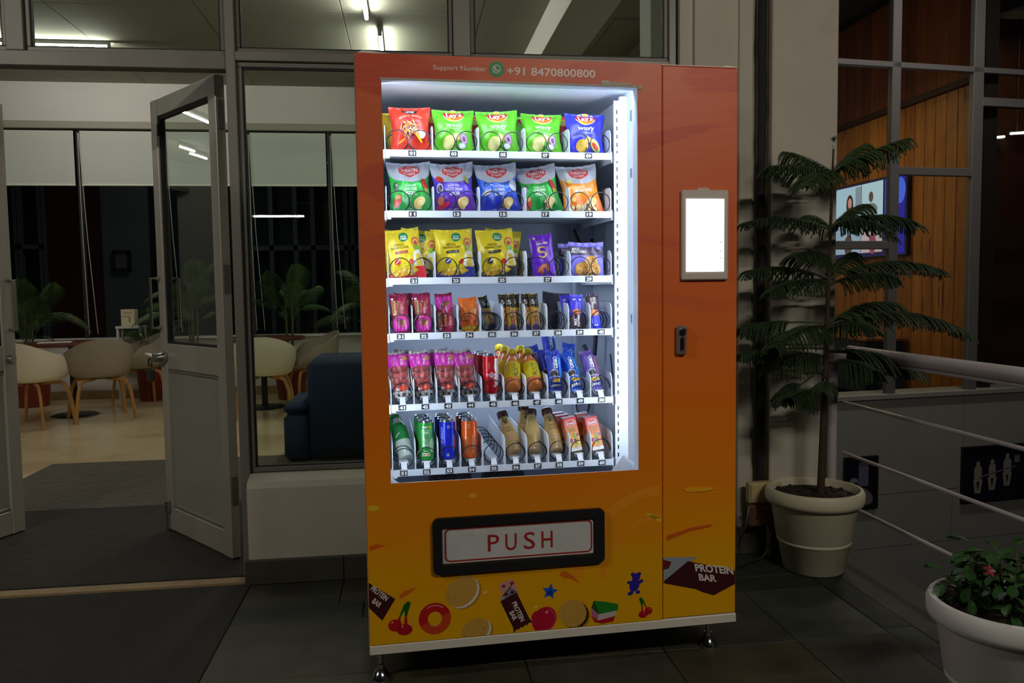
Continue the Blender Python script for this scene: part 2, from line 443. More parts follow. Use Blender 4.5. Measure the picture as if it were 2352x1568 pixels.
for i in range(-6, 4):
    for j in range(6):
        x0, y0 = i*1.22-.52, 3.6+j*1.22
        if x0+1.2 > 1.95 and y0 < 6.2: continue
        MB().box(max(x0+.003, -7.5), min(x0+1.217, 3.3), y0+.003, min(y0+1.217, 10), 3.67, 3.69, b=.002).build('ceiling_board', M_ceil, ce, False)
struct(MB().box(1.25, 1.62, 3.6, 9.9, 3.36, 3.67).build('trim_13', M_plaster_in, None, False), 'white ceiling beam running back through the cafe')
struct(MB().box(2.35, 2.7, 6.0, 9.9, 3.36, 3.67).build('trim_14', M_plaster_in, None, False), 'second ceiling beam running back through the cafe')
struct(MB().box(1.31, 1.60, 4.2, 4.4, 0, 3.67).build('trim_15', M_plaster_in, None, False), 'white column inside the cafe behind the upper window')
# window bays along the back wall
M_nightglass = glass('night_glass', (.62, .68, .66), .018)
M_frame_d = mat('dark_window_frame', lin((34, 34, 36)), .5)
M_blind = mat('roller_blind', lin((196, 200, 192)), .9, noise=.03, nscale=200)
bx = [-4.71+.95*k for k in range(-3, 9)]
for i, x in enumerate(bx):
    struct(MB().box(x-.025, x+.025, YB+.03, YB+.09, .715, 3.14, b=.003).build('trim_%d' % (16+i), M_frame_d, None, False), 'dark mullion of the cafe back windows')
for i in range(len(bx)-1):
    r = tag(empty('window_%d' % (6+i)), 'night-dark window bay in the cafe back wall', None, None, 'structure')
    MB().box(bx[i]+.025, bx[i+1]-.025, YB+.055, YB+.06, .715, 3.14).build('pane', M_nightglass, r, False)
names_bl = ['leftmost', 'second', 'third', 'fourth']
vis = [k for k in range(len(bx)-1) if -4.8 < bx[k] < .2]
whr = {-4.71: 'white roller blind seen through the open doorway, beside the left door leaf', -3.76: 'white roller blind seen through the open doorway, right of the chain',
       -2.81: 'white roller blind seen through the glass of the open door', -1.86: 'white roller blind at the left of the fixed window',
       -.91: 'white roller blind seen in the fixed window beside the snack machine', .04: 'white roller blind hidden behind the snack machine'}
for k in vis:
    lb = min(whr.items(), key=lambda t: abs(t[0]-bx[k]))[1]
    if bx[k] > 0: continue
    r = empty('roller_blind', (bx[k]+.475, YB-.005, 2.49), label=lb, cat='blind', group='roller blinds on the cafe windows')
    MB().box(-.44, .44, -.003, .003, .02, .63).build('blind_fabric', M_blind, r, False)
    MB().box(-.44, .44, -.010, .010, 0, .022, b=.004).build('bottom_bar', mat('blind_bar', lin((225, 228, 214)), .5), r, False)
    mb = MB().tube([(-.455+.006*0, -.02, .6), (-.452, -.02, -.6), (-.43, -.02, -1.72)], .004, 5).tube([(-.445, -.02, .6), (-.40, -.02, -.6), (-.335, -.02, -1.72)], .004, 5)
    mb.build('pull_chain', mat('chain', lin((190, 190, 180)), .4), r)
# --- outside the dark windows; red panel and picture stand in for reflections
M_red = mat('dark_red_panel', lin((80, 20, 18)), .7); M_ow = mat('outer_wall', lin((110, 110, 112)), .9)
YO = 13.5
def xo(px, Y=YO): return atY(px, 500, Y).x
struct(MB().box(-14, 5, YO, YO+.1, -.5, 4.5).build('wall_outside', mat('outer_dark', lin((34, 34, 40)), .9), None, False), 'dark wall outside the cafe windows')
struct(MB().box(xo(238), xo(345), YO-.12, YO-.05, -.5, 3.4).build('wall_outer_strip', M_ow, None, False), 'grey wall strip outside beyond the cafe windows')
struct(MB().box(xo(108), xo(236), YO-.12, YO-.05, -.5, 3.4).build('wall_reflected_red', M_red, None, False), 'dark red panel standing in for a reflection in the cafe windows')
r = tag(empty('window_30'), 'dim window frame outside beyond the cafe windows', None, None, 'structure')
for a in (44, 52, 100, 108): MB().box(xo(a)-.03, xo(a)+.03, YO-.15, YO-.05, -.5, 3.2).build('window_bar', M_ow, r, False)
for z in (1.95, 3.1): MB().box(xo(40), xo(108), YO-.15, YO-.05, z, z+.07).build('window_bar', M_ow, r, False)
r = tag(empty('window_31'), 'dim shelving frame outside seen through the fixed window', None, None, 'structure')
for a in (625, 680, 720, 795, 810): MB().box(xo(a)-.035, xo(a)+.035, YO-.15, YO-.05, -.5, 3.0).build('window_bar', M_ow, r, False)
MB().box(xo(570), xo(860), YO-.15, YO-.05, 1.9, 1.98).build('window_bar', M_ow, r, False)
a, b_ = atY(258, 575, YO-.17), atY(300, 621, YO-.17)
r = empty('picture_frame', ((a.x+b_.x)/2, YO-.17, (a.z+b_.z)/2), label='small dark framed picture standing in for a reflection in the cafe window', cat='picture')
w2, h2 = (b_.x-a.x)/2, (a.z-b_.z)/2
mb = MB()
for q in ((-w2, w2, -h2, -h2+.04), (-w2, w2, h2-.04, h2), (-w2, -w2+.04, -h2, h2), (w2-.04, w2, -h2, h2)): mb.box(q[0], q[1], -.02, .05, q[2], q[3])
mb.build('frame', M_frame_d, r, False)
MB().box(-w2+.03, w2-.03, .0, .02, -h2+.03, h2-.03).build('print', M_ow, r, False)

# --- doors
def door(name, hinge, free, label, side):
    h, f = Vector(hinge[:2]), Vector(free[:2]); d = (f-h); wd_ = d.length; ang = math.atan2(d.y, d.x)
    r = empty(name, (h.x, h.y, .012), ang, label, None, None, 'structure')
    T = .045*side; y0, y1 = min(0, T), max(0, T); HT = 2.19; sw = .075
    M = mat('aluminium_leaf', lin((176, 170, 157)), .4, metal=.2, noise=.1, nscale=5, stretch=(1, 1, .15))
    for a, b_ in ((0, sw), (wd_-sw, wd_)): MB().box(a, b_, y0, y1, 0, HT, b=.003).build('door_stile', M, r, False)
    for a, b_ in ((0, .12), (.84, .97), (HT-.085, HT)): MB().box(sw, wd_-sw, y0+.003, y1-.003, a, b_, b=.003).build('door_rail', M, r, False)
    for a in (.12, .82): MB().box(sw, wd_-sw, y0+.008, y1-.008, a, a+.02, b=.006).build('glazing_bead', M_alu, r, False)
    ym = (y0+y1)/2
    MB().box(sw, wd_-sw, ym-.008, ym+.008, .14, .84).build('door_panel', mat('door_panel_grey', lin((150, 152, 138)), .6, noise=.06, nscale=6), r, False)
    mb = MB()
    for a, b_, c, e in ((sw, sw+.016, .97, HT-.085), (wd_-sw-.016, wd_-sw, .97, HT-.085), (sw, wd_-sw, .97, .982), (sw, wd_-sw, HT-.1, HT-.085)): mb.box(a, b_, ym-.012, ym+.012, c, e)
    mb.build('gasket', M_rubber, r, False)
    MB().box(sw+.01, wd_-sw-.01, ym-.003, ym+.003, .98, HT-.09).build('pane', M_glass, r, False)
    return r, wd_, y0, y1
hz = atZ(534, 1284, .012); fr_ = atZ(386, 1212, .012)
d1, wd1, y0, y1 = door('door_1', hz, fr_, 'open aluminium door leaf with glass above and grey panel below', -1)
yo = y1+.001; yi = y0-.001
# visible face is +y side (y1=0): hardware
def pull(parent, x, yf, sgn):
    mb = MB(); y_ = yf+sgn*.05
    mb.tube([(x, yf, 1.30), (x, y_, 1.30), (x, y_, 1.05), (x, yf, 1.05)], .009, 8)
    mb.build('pull_handle', M_steel, parent)
pull(d1, wd1-.03, 0, 1); pull(d1, wd1-.03, y0, -1)
mb = MB().lathe([(0, 0), (.03, 0), (.032, .012), (.024, .03), (.022, .06), (.0, .06)], 16)
for v in range(len(mb.v)): p = mb.v[v]; mb.v[v] = (wd1-.055+p[0], p[2], .90+p[1])
mb.build('lock_cylinder', M_steel, d1)
mb = MB().tube([(wd1-.06, .05, .905), (wd1+.05, .055, .915), (wd1+.09, .052, .91)], [.010, .008, .006], 8)
mb.build('latch_bar', M_steel, d1)
mb = MB().tube([(wd1+.008+.02*cos(a), .052, .865+.03*sin(a)) for a in [k*PI/6 for k in range(-1, 8)]], .004, 6)
mb.box(wd1-.022, wd1+.038, .035, .065, .775, .845, b=.012)
mb.build('padlock', mat('dark_steel', lin((90, 88, 84)), .35, metal=.9), d1)
MB().box(wd1-.05, wd1-.015, 0, .02, .09, .155, b=.004).tube([(wd1-.032, .012, 0.0), (wd1-.032, .012, .13)], .006, 6).build('floor_bolt', M_steel, d1)
for z in (.25, 1.22, 1.95):
    MB().box(-.004, .001, y0+.008, y1-.008, z, z+.13, b=.001).build('hinge', M_alu_d, d1, False)
l2f = atZ(60, 1216, .012); l2h = Vector((l2f.x-.335, l2f.y-.80, 0))
d2, wd2, y0b, y1b = door('door_2', l2h, l2f, 'second open aluminium door leaf cut off by the left edge of the picture', 1)
pull(d2, wd2-.035, 0, -1)
mb = MB().lathe([(0, 0), (.022, 0), (.024, .012), (.018, .03), (0, .03)], 16)
for v in range(len(mb.v)): p = mb.v[v]; mb.v[v] = (wd2-.045+p[0], -p[2], .90+p[1])
mb.build('lock_cylinder', M_steel, d2)
for z in (.25, 1.22, 1.95): MB().box(-.004, .001, y0b+.008, y1b-.008, z, z+.13, b=.001).build('hinge', M_alu_d, d2, False)

# ================================================================== LAMPS OF THE CAFE
M_tube = mat('lit_tube', (1, 1, 1), .4, emit=(1, .97, .88), estr=80)
M_fix = mat('batten', lin((90, 90, 88)), .5)
def tube_lamp(c, along, L, label, z=3.6):
    r = empty('tube_lamp', (c[0], c[1], z), 0 if along == 'x' else PI/2, label, 'lamp', 'tube lamps on the cafe ceiling')
    MB().box(-L/2-.02, L/2+.02, -.02, .02, .03, .07, b=.004).build('batten', M_fix, r, False)
    MB().tube([(-L/2, 0, 0), (L/2, 0, 0)], .016, 10).build('tube', M_tube, r)
    for q in (-L/2-.01, L/2+.01): MB().box(q-.012, q+.012, -.016, .016, -.016, .035, b=.003).build('end_cap', M_fix, r, False)
    return r
tl = atZ(248, 112, 3.6)
tube_lamp((tl.x-.6, tl.y, 0), 'x', 1.2, 'lit tube lamp lying crosswise in the upper window above the doorway')
t1 = atZ(842, 42, 3.6)
tube_lamp((t1.x, t1.y-.6), 'y', 1.2, 'lit tube lamp pointing down at the top of the upper window')
t2 = atZ(873, 79, 3.6)
tube_lamp((t2.x, t2.y+.6), 'y', 1.2, 'lit tube lamp glowing just above the top of the snack machine')
tube_lamp((-7.85, 7.46), 'x', 1.0, 'lit tube lamp mirrored large in the glass of the open door')
tube_lamp((-10.0, 8.8), 'x', .5, 'small tube lamp mirrored in the open door glass, left one of two')
tube_lamp((-10.68, 8.96), 'x', .6, 'small tube lamp mirrored in the open door glass, right one of two')
tube_lamp((-1.6, 4.7), 'x', 1.2, 'unseen tube lamp added over the carpet inside the doorway to light the cafe')  # out-of-view lamp added to brighten the room

# ================================================================== THE SNACK MACHINE
MA = .04774; M0 = Vector((-.1397, 2.4075, 0))
MM = Matrix.Translation(M0) @ Matrix.Rotation(MA, 4, 'Z')
def vinyl():
    mt = bpy.data.materials.new('printed_vinyl'); mt.use_nodes = True; nt = mt.node_tree; b = nt.nodes['Principled BSDF']
    L = nt.links.new
    tc = nt.nodes.new('ShaderNodeTexCoord'); sp = nt.nodes.new('ShaderNodeSeparateXYZ'); L(tc.outputs['Object'], sp.inputs[0])
    wv = nt.nodes.new('ShaderNodeTexNoise'); wv.inputs['Scale'].default_value = 1.6; wv.inputs['Detail'].default_value = 1; wv.inputs['Distortion'].default_value = 1.2
    mp = nt.nodes.new('ShaderNodeMapping'); mp.inputs['Scale'].default_value = (.8, 1, 2.6); L(tc.outputs['Object'], mp.inputs[0]); L(mp.outputs[0], wv.inputs[0])
    ad = nt.nodes.new('ShaderNodeMath'); ad.operation = 'MULTIPLY_ADD'; ad.inputs[1].default_value = .22; L(wv.outputs[0], ad.inputs[0]); L(sp.outputs['Z'], ad.inputs[2])
    mr = nt.nodes.new('ShaderNodeMapRange'); mr.inputs[1].default_value = .11; mr.inputs[2].default_value = 2.11; L(ad.outputs[0], mr.inputs[0])
    cr = nt.nodes.new('ShaderNodeValToRGB'); L(mr.outputs[0], cr.inputs[0])
    e = cr.color_ramp.elements
    e[0].position = .06; e[0].color = (*lin((236, 176, 2)), 1)
    e[1].position = 1.0; e[1].color = (*lin((212, 104, 72)), 1)
    for p, c in ((.16, (234, 164, 4)), (.27, (238, 142, 10)), (.42, (236, 118, 20)), (.62, (222, 104, 46)), (.85, (216, 104, 64))):
        q = e.new(p); q.color = (*lin(c), 1)
    # big soft swirls and fine line drawing of the print
    n2 = nt.nodes.new('ShaderNodeTexNoise'); n2.inputs['Scale'].default_value = 2.3; n2.inputs['Detail'].default_value = 0; n2.inputs['Distortion'].default_value = 1.5
    L(mp.outputs[0], n2.inputs[0])
    st = nt.nodes.new('ShaderNodeMapRange'); st.inputs[1].default_value = .50; st.inputs[2].default_value = .58; L(n2.outputs[0], st.inputs[0])
    hm = nt.nodes.new('ShaderNodeMapRange'); hm.inputs[1].default_value = 1.0; hm.inputs[2].default_value = 1.7; L(sp.outputs['Z'], hm.inputs[0])
    mm = nt.nodes.new('ShaderNodeMath'); mm.operation = 'MULTIPLY'; L(st.outputs[0], mm.inputs[0]); L(hm.outputs[0], mm.inputs[1])
    mx = nt.nodes.new('ShaderNodeMix'); mx.data_type = 'RGBA'; L(mm.outputs[0], mx.inputs[0]); L(cr.outputs[0], mx.inputs[6]); mx.inputs[7].default_value = (*lin((204, 86, 60)), 1)
    w2 = nt.nodes.new('ShaderNodeTexWave'); w2.inputs['Scale'].default_value = 9; w2.inputs['Distortion'].default_value = 9; w2.inputs['Detail'].default_value = 1; w2.inputs['Detail Scale'].default_value = .7
    w2.bands_direction = 'Z'; L(tc.outputs['Object'], w2.inputs[0])
    s2 = nt.nodes.new('ShaderNodeMapRange'); s2.inputs[1].default_value = .93; s2.inputs[2].default_value = .99; s2.inputs[4].default_value = .22; L(w2.outputs['Fac'], s2.inputs[0])
    m3 = nt.nodes.new('ShaderNodeMath'); m3.operation = 'MULTIPLY'; L(s2.outputs[0], m3.inputs[0]); L(hm.outputs[0], m3.inputs[1])
    mx2 = nt.nodes.new('ShaderNodeMix'); mx2.data_type = 'RGBA'; L(m3.outputs[0], mx2.inputs[0]); L(mx.outputs[2], mx2.inputs[6]); mx2.inputs[7].default_value = (*lin((226, 128, 70)), 1)
    L(mx2.outputs[2], b.inputs['Base Color']); b.inputs['Roughness'].default_value = .42; b.inputs['Specular IOR Level'].default_value = .3
    return mt
M_vinyl = vinyl()
M_white = mat('white_enamel', lin((226, 226, 222)), .4)
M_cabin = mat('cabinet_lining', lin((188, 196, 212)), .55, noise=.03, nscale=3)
M_lining = mat('white_lining', lin((226, 233, 243)), .5)
M_black = mat('black_plastic', (.012, .012, .014), .4)
M_print = mat('flat_print', attr=True, rough=.45)
M_wire = mat('spiral_wire', lin((38, 38, 42)), .3, metal=.4)
M_led = mat('led_diffuser', (1, 1, 1), .5, emit=(.76, .88, 1.0), estr=54)
M_led_fill = mat('led_fill_rear', (1, 1, 1), .5, emit=(.76, .88, 1.0), estr=13)
vm = empty('vending_machine', M0, MA, 'tall orange and yellow snack vending machine with lit glass front', 'vending machine')
DW, MW, ZB, ZT = .942, 1.197, .152, 1.93       # door width, full width
WX0, WX1, WZ0, WZ1 = .075, .862, .651, 1.856   # window
DEP = .84; IB = .62                            # cabinet depth, inner back
# outer carcass and inner lining
mb = MB().box(-.002, .012, .055, DEP, .15, 1.94).box(MW-.012, MW+.002, .055, DEP, .15, 1.94).box(0, MW, DEP-.012, DEP, .15, 1.94)
mb.box(0, MW, .055, DEP, 1.925, 1.94).box(0, MW, .055, DEP, .148, .162)
mb.build('cabinet_body', M_white, vm, False)
mb = MB().box(.03, .9, IB, IB+.01, .38, 1.905)
mb.build('back_panel', M_cabin, vm, False)
MB().box(.03, .9, .055, IB, 1.886, 1.9).build('inner_ceiling', M_lining, vm, False)
MB().box(.03, .9, .06, IB, .385, .40).build('inner_floor', M_cabin, vm, False)
MB().box(.893, .91, .06, IB, .505, 1.89).build('inner_side', M_lining, vm, False)
MB().box(.03, .055, .06, IB, .505, 1.89).build('inner_side', M_cabin, vm, False)
# door: frame around the glass
mb = MB().box(0, WX0, 0, .004, ZB, ZT).box(WX1, DW-.0015, 0, .004, ZB, ZT).box(WX0, WX1, 0, .004, ZB, WZ0).box(WX0, WX1, 0, .004, WZ1, ZT)
mb.box(0, .004, .004, .05, ZB, ZT).box(DW-.0055, DW-.0015, .004, .05, ZB, ZT)
mb.build('door', M_vinyl, vm, False)
mb = MB().box(.004, WX0-.001, .004, .05, ZB, ZT-.002).box(WX1+.001, DW-.006, .004, .05, ZB, ZT-.002).box(WX0-.001, WX1+.001, .012, .05, ZB, WZ0-.055).box(WX0-.001, WX1+.001, .004, .012, ZB, WZ0-.001).box(WX0-.001, WX1+.001, .004, .05, WZ1+.001, ZT-.002)
mb.build('door_liner', M_lining, vm, False)
MB().box(DW+.0015, MW, .002, .055, ZB, ZT-.004, b=.003).build('control_panel_door', M_vinyl, vm, False)
mb = MB()
for q in ((WX0-.004, WX1+.004, WZ1-.001, WZ1+.005), ):
    mb.box(q[0], q[1], -.001, .004, q[2], q[3])
mb.box(WX1-.12, WX1-.02, -.002, -.0005, WZ1+.004, WZ1+.012).box(WX1, WX1+.012, -.003, -.0005, WZ1-.006, WZ1+.004)
mb.build('window_gasket', mat('grey_seal', lin((180, 170, 156)), .6), vm, False)
MB().prism([(WX1-.115, WZ1+.004), (WX1-.118, WZ1+.016), (WX1-.095, WZ1+.018), (WX1-.085, WZ1+.004)], -.0014, -.0008).build('tape_flap', mat('tape', lin((190, 180, 160)), .5), vm, False)
# curled vinyl edge and loose corner along the top
MB().tube([(0.003+.0, .03, ZT+.003), (.02, .028, ZT+.010), (.05, .026, ZT+.009), (.11, .02, ZT+.001)], .004, 6, flat=.5).build('top_trim', M_white, vm)
MB().tube([(MW-.07, .02, ZT-.002), (MW-.03, .02, ZT+.005), (MW-.002, .02, ZT+.003)], .003, 6).build('top_trim', M_white, vm)
MB().box(0, MW, .012, .055, ZT-.0005, ZT+.0025).box(-.003, -.0005, .008, .05, ZB, ZT).build('edge_trim', mat('pale_edge', lin((214, 190, 176)), .5), vm, False)
M_mglass = glass('machine_glass', (.985, .99, 1), .02)
MB().box(WX0-.0, WX1+.0, .005, .009, WZ0-.0, WZ1+.0).build('glass_front', M_mglass, vm, False)
# white jamb inside the door: right jamb plate, lower corner gussets
MB().box(.868, .893, .200, .215, .52, 1.875).build('inner_jamb', M_lining, vm, False)
def Mx(px, py, dep):
    n_ = Vector((sin(MA), -cos(MA), 0)); d_ = ray(px, py); q_ = MM.inverted() @ (CAM+d_*((M0-n_*dep-CAM).dot(n_)/d_.dot(n_))); return (q_.x, q_.z)
MB().prism([Mx(1402, 1086, .06), Mx(1466, 1082, .06), Mx(1466, 1068, .06), Mx(1432, 1046, .06)], .06, .064).build('corner_gusset', M_lining, vm, False)
MB().prism([Mx(897, 1110, .06), Mx(917, 1110, .06), Mx(897, 1096, .06)], .06, .064).build('corner_gusset', M_lining, vm, False)
for z, h in ((1.785, .035), (1.60, .03), (1.115, .03)):
    MB().box(.8895, .8935, .145, .157, z, z+h, b=.001).build('latch_slot', mat('slot_grey', lin((84, 92, 112)), .5), vm, False)
# led strips along the inside of the door
for q in ((.09, .85, .052, .062, 1.872, 1.882), (.047, .060, .052, .062, .68, 1.86), (.882, .891, .0505, .0565, .68, 1.86)):
    MB().box(*q).build('led_strip', M_led_fill if q[2] > .4 else M_led, vm, False)
# slotted uprights at the shelf ends
for x0 in (.048, .846):
    mb = MB().box(x0, x0+.022, .196, .20, .56, 1.86).box(x0 if x0 < .5 else x0+.019, x0+.003 if x0 < .5 else x0+.022, .196, .235, .56, 1.86)
    o = mb.build('slotted_upright', M_lining, vm, False)
    for k in range(46):
        z = .60+k*.027
        MB().box(x0+.008, x0+.013, .1945, .1962, z, z+.014).build('slot', M_black, o, False) if x0 > .5 else None
mb = MB().box(.80, .812, .585, .60, .6, 1.85).build('slotted_upright', M_cabin, vm, False)
# shelves
ROWZ = [1.687, 1.493, 1.277, 1.097, .864, .647]
W5 = [.086, .239, .389, .544, .694, .837]
W10 = [.086+.0751*k for k in range(11)]
def coil(r, L, pitch, w=.0017, ph=0., s_=1):
    pts = []; n = int(18+(L-.04)/pitch*18)
    for k in range(n+1):
        a = ph+s_*2*PI*k/18; y_ = .004*k/18 if k <= 18 else .004+.026*min(1, (k-18)/4)+(k-18)/18*pitch; pts.append((r*cos(a), y_, r*sin(a)))
    return MB().tube(pts, w, 5).mesh('spiral_coil', M_wire)
C_wide = coil(.034, .37, .06, ph=-1.1); C_nar = coil(.0325, .37, .036, ph=-1.3); C_bot = coil(.0325, .37, .068, ph=-.3); C_bot2 = coil(.0325, .37, .068, ph=-2.6)
def num_tag(parent, n, x, z):
    mb = MB().box(x-.0125, x+.0125, .1975, .1985, z-.0085, z+.0085, (.02, .02, .025))
    p = Pr().txt(n, x, z, .0105, (.9, .9, .9), w=.018, bold=.05); p.lay(mb, plane_xz(.1975), .0003)
    mb.build('number_tag', M_print, parent, False)
nums = [['01', '03', '05', '07', '09'], ['11', '13', '15', '17', '19'], ['21', '23', '25', '27', '29'], [str(k) for k in range(31, 41)], [str(k) for k in range(41, 51)], [str(k) for k in range(51, 61)]]
div_m = {}
def divider_mesh(h, L=.38):
    if h in div_m: return div_m[h]
    pts = [(0, 0), (0, h*.72)]
    for k in range(7): a = PI-PI/2*k/6; pts.append((.03+.03*cos(a), h*.72+h*.28*sin(a)))
    pts += [(L, h*1.12), (L, 0)]
    div_m[h] = MB().prism(pts, -.0014, .0014, axis='x').mesh('divider', M_lining, False)
    return div_m[h]
shelves = []
for i, T in enumerate(ROWZ):
    sh = empty('shelf', (0, 0, 0)); sh.parent = vm; shelves.append(sh)
    wide = i < 3; drop = .006 if i < 4 else .020
    mb = MB().box(.086, .838, .202, IB-.01, T-drop-.003, T-drop).box(.084, .840, .199, .203, T-.022, T if i < 4 else T-.001)
    mb.box(.084, .0865, .199, IB-.02, T-.03, T+.004).box(.838, .8405, .199, IB-.02, T-.03, T+.004)
    mb.box(.846, .86, .19, .24, T-.028, T-.002).box(.066, .084, .19, .24, T-.03, T-.002).box(.088, .1, .198, .204, T-.028, T-.02)
    o = mb.build('tray', M_lining, sh, False)
    if i in (2, 3, 4): MB().box(.11, .81, .44, .45, T-drop-.010, T-drop-.004).build('led_strip', M_led_fill, sh, False)  # hidden strips added under the shelves to brighten the cabinet back
    for k in range(5 if wide else 10):
        tx = ([.172, .306, .468, .61, .758], [.169, .312, .465, .608, .759], [.169, .305, .459, .614, .757])[i][k] if wide else .1215+.0752*k
        num_tag(sh, nums[i][k], tx, T-.011)
    E_ = W5 if wide else W10
    dh = (.088, .088, .092, .094, .10, .115)[i]
    for k, x in enumerate(E_):
        d = link('divider', divider_mesh(dh), sh); d.location = (x, .204, T-drop)
    for k in range(len(E_)-1):
        c = (E_[k]+E_[k+1])/2; w = E_[k+1]-E_[k]
        if wide:
            for s_, cm in ((-1, C_wide), (1, C_wide)):
                d = link('spiral_coil', cm, sh); d.location = (c+s_*.036, .208, T-drop+.0365)
                if s_ > 0: d.scale = (-1, 1, 1)
        else:
            d = link('spiral_coil', C_nar if i == 3 else (C_bot if (k*7+i) % 3 else C_bot2), sh); d.location = (c, .208, T-drop+(.035 if i == 3 else .056))
            if i > 3:
                m_ = MB().box(c-.015, c+.015, .222, .58, T+.016, T+.020, b=.001).box(c-.015, c-.0135, .222, .58, T+.006, T+.016).box(c+.0135, c+.015, .222, .58, T+.006, T+.016)
                m_.box(c-.0095, c+.0095, .2, .203, T-.003, T+.002)
                m_.add([(c-.0095, .2, T), (c+.0095, .2, T), (c+.0095, .222, T+.020), (c-.0095, .222, T+.020)], [(0, 1, 2, 3)])
                m_.build('product_ramp', M_lining, sh, False)
    for z in (0, ):
        m_ = MB()
        for k in range(40): m_.box(.1+k*.018, .1+k*.018+.006, .598, .602, T+.0, T+.05)
        m_.build('rear_comb', M_cabin, sh, False)
# ventilation grilles low in the back
for x, z in ((.315, .49), (.52, .495)):
    g = empty('fan_grille', (x, IB-.012, z)); g.parent = vm
    def disc(r0, r1, y, n=28):
        m_ = MB(); m_.lathe([(r0, 0), (r1, 0), (r1, .006), (r0, .006), (r0, 0)], n); m_.v = [(p[0], y+p[2], p[1]) for p in m_.v]; return m_
    disc(.0, .085, 0).build('fan_back', M_black, g, False)
    for k in range(6): disc(.015+k*.013, .0185+k*.013, -.012).build('grille_ring', mat('grille_wire', lin((70, 74, 84)), .4), g, False)
# cable and hose at the right rear of the cabinet
mb = MB().tube([(.80, .56, 1.46), (.82, .54, 1.40), (.845, .52, 1.34), (.855, .5, 1.42)], .006, 6).tube([(.82, .5, 1.02), (.835, .48, .98), (.85, .46, .985), (.855, .45, 1.1)], .009, 6)
mb.tube([(.80+.025*cos(a), .45, .80+.04*sin(a)) for a in [2*PI*k/16 for k in range(17)]], .004, 6)
mb.tube([(.862, .3, 1.0), (.866, .29, .93), (.86, .28, .88), (.85, .3, .86)], .0025, 5)
mb.build('cable', mat('dark_cable', lin((40, 46, 60)), .5), vm)
# base frame and feet
MB().box(-.002, MW+.003, .0, DEP, .119, .150, b=.003).build('base_frame', mat('base_white', lin((226, 220, 206)), .5, noise=.04, nscale=20), vm, False)
M_chrome = mat('chrome', lin((200, 200, 204)), .14, metal=1.)
foot = MB().lathe([(0, 0), (.034, 0), (.034, .004), (.018, .030), (.012, .034), (.012, .048), (.0, .048)], 20).lathe([(.008, .03), (.008, .12)], 12).mesh('foot', M_chrome)
for x, y_ in ((.03, .095), (MW-.05, .105), (.03, DEP-.06), (MW-.05, DEP-.06)):
    f = link('foot', foot, vm); f.location = (x, y_, 0)
# touch screen
sc_ = MB().box(1.003, 1.161, -.012, .004, 1.256, 1.541, b=.004).build('touchscreen', mat('screen_bezel', lin((196, 186, 174)), .45), vm, False)
mb = MB().box(1.017, 1.144, -.0135, -.011, 1.283, 1.512)
mb.build('display', mat('lit_display', (1, 1, 1), .3, emit=(.93, .97, 1.0), estr=2.6), sc_, False)
mb = MB()
for z in (1.375, 1.346, 1.325): mb.box(1.131, 1.135, -.0142, -.0134, z, z+.003)
mb.build('display_icon', M_black, sc_, False)
MB().prism([(1.055, 1.541), (1.06, 1.548), (1.095, 1.549), (1.10, 1.541)], -.004, -.001).build('tape_flap', mat('tape', lin((190, 180, 160)), .5), vm, False)
# lock
lk = MB().box(.986, 1.020, -.016, .004, 1.018, 1.112, b=.006).build('lock_handle', mat('lock_metal', lin((150, 146, 142)), .3, metal=.6), vm, False)
mb = MB().lathe([(.0, 0), (.012, 0), (.012, .005), (.007, .006), (0, .006)], 16); mb.v = [(1.003+p[0], -.016-p[2], 1.092+p[1]) for p in mb.v]
mb.build('keyhole', M_chrome, lk)
MB().box(.995, 1.011, -.022, -.014, 1.03, 1.075, b=.004).build('lever', M_chrome, lk, False)
# delivery flap
def rr(x0, x1, z0, z1, r, n=6):
    p = []
    for cx, cz, a0 in ((x1-r, z1-r, 0), (x0+r, z1-r, 90), (x0+r, z0+r, 180), (x1-r, z0+r, 270)):
        for k in range(n+1): a = math.radians(a0+90*k/n); p.append((cx+r*cos(a), cz+r*sin(a)))
    return p
df = MB()
def ringpoly(mb, outer, inner, y0, y1, col=(1, 1, 1)):
    n = len(outer); v = [(p[0], y, p[1]) for y in (y0, y1) for q in (outer, inner) for p in q]
    fs = []
    for i in range(n):
        j = (i+1) % n
        fs += [(i, j, n+j, n+i), (2*n+i, 3*n+i, 3*n+j, 2*n+j), (j, i, 2*n+i, 2*n+j), (n+i, n+j, 3*n+j, 3*n+i)]
    mb.add(v, fs, col)
ringpoly(df, rr(.197, .743, .361, .537, .018), rr(.224, .712, .388, .508, .008), -.014, .002)
fr = df.build('delivery_frame', M_black, vm)
fp = MB().box(.226, .710, -.004, .002, .390, .506, b=.002).build('delivery_flap', mat('flap_white', lin((205, 205, 204)), .4, noise=.06, nscale=14, dirt=lin((170, 150, 146)), dscale=26, dlo=.66, dhi=.8), vm, False)
mb = MB(); RED = lin((166, 38, 34))
pr = Pr()
ring_o, ring_i = rr(.2335, .7045, .396, .5015, .017), rr(.2385, .6995, .401, .4965, .013)
n = len(ring_o); ts = []
for i in range(n):
    j = (i+1) % n; ts += [(ring_o[i], ring_o[j], ring_i[j]), (ring_o[i], ring_i[j], ring_i[i])]
pr.tri(ts, RED)
for ch, x in zip('PUSH', (.386, .4415, .5005, .557)): pr.txt(ch, x, .449, .056, RED, w=.036, bold=.004)
pr.lay(mb, plane_xz(-.004), .0003, maxlen=1)
mb.build('flap_lettering', M_print, fp, False)
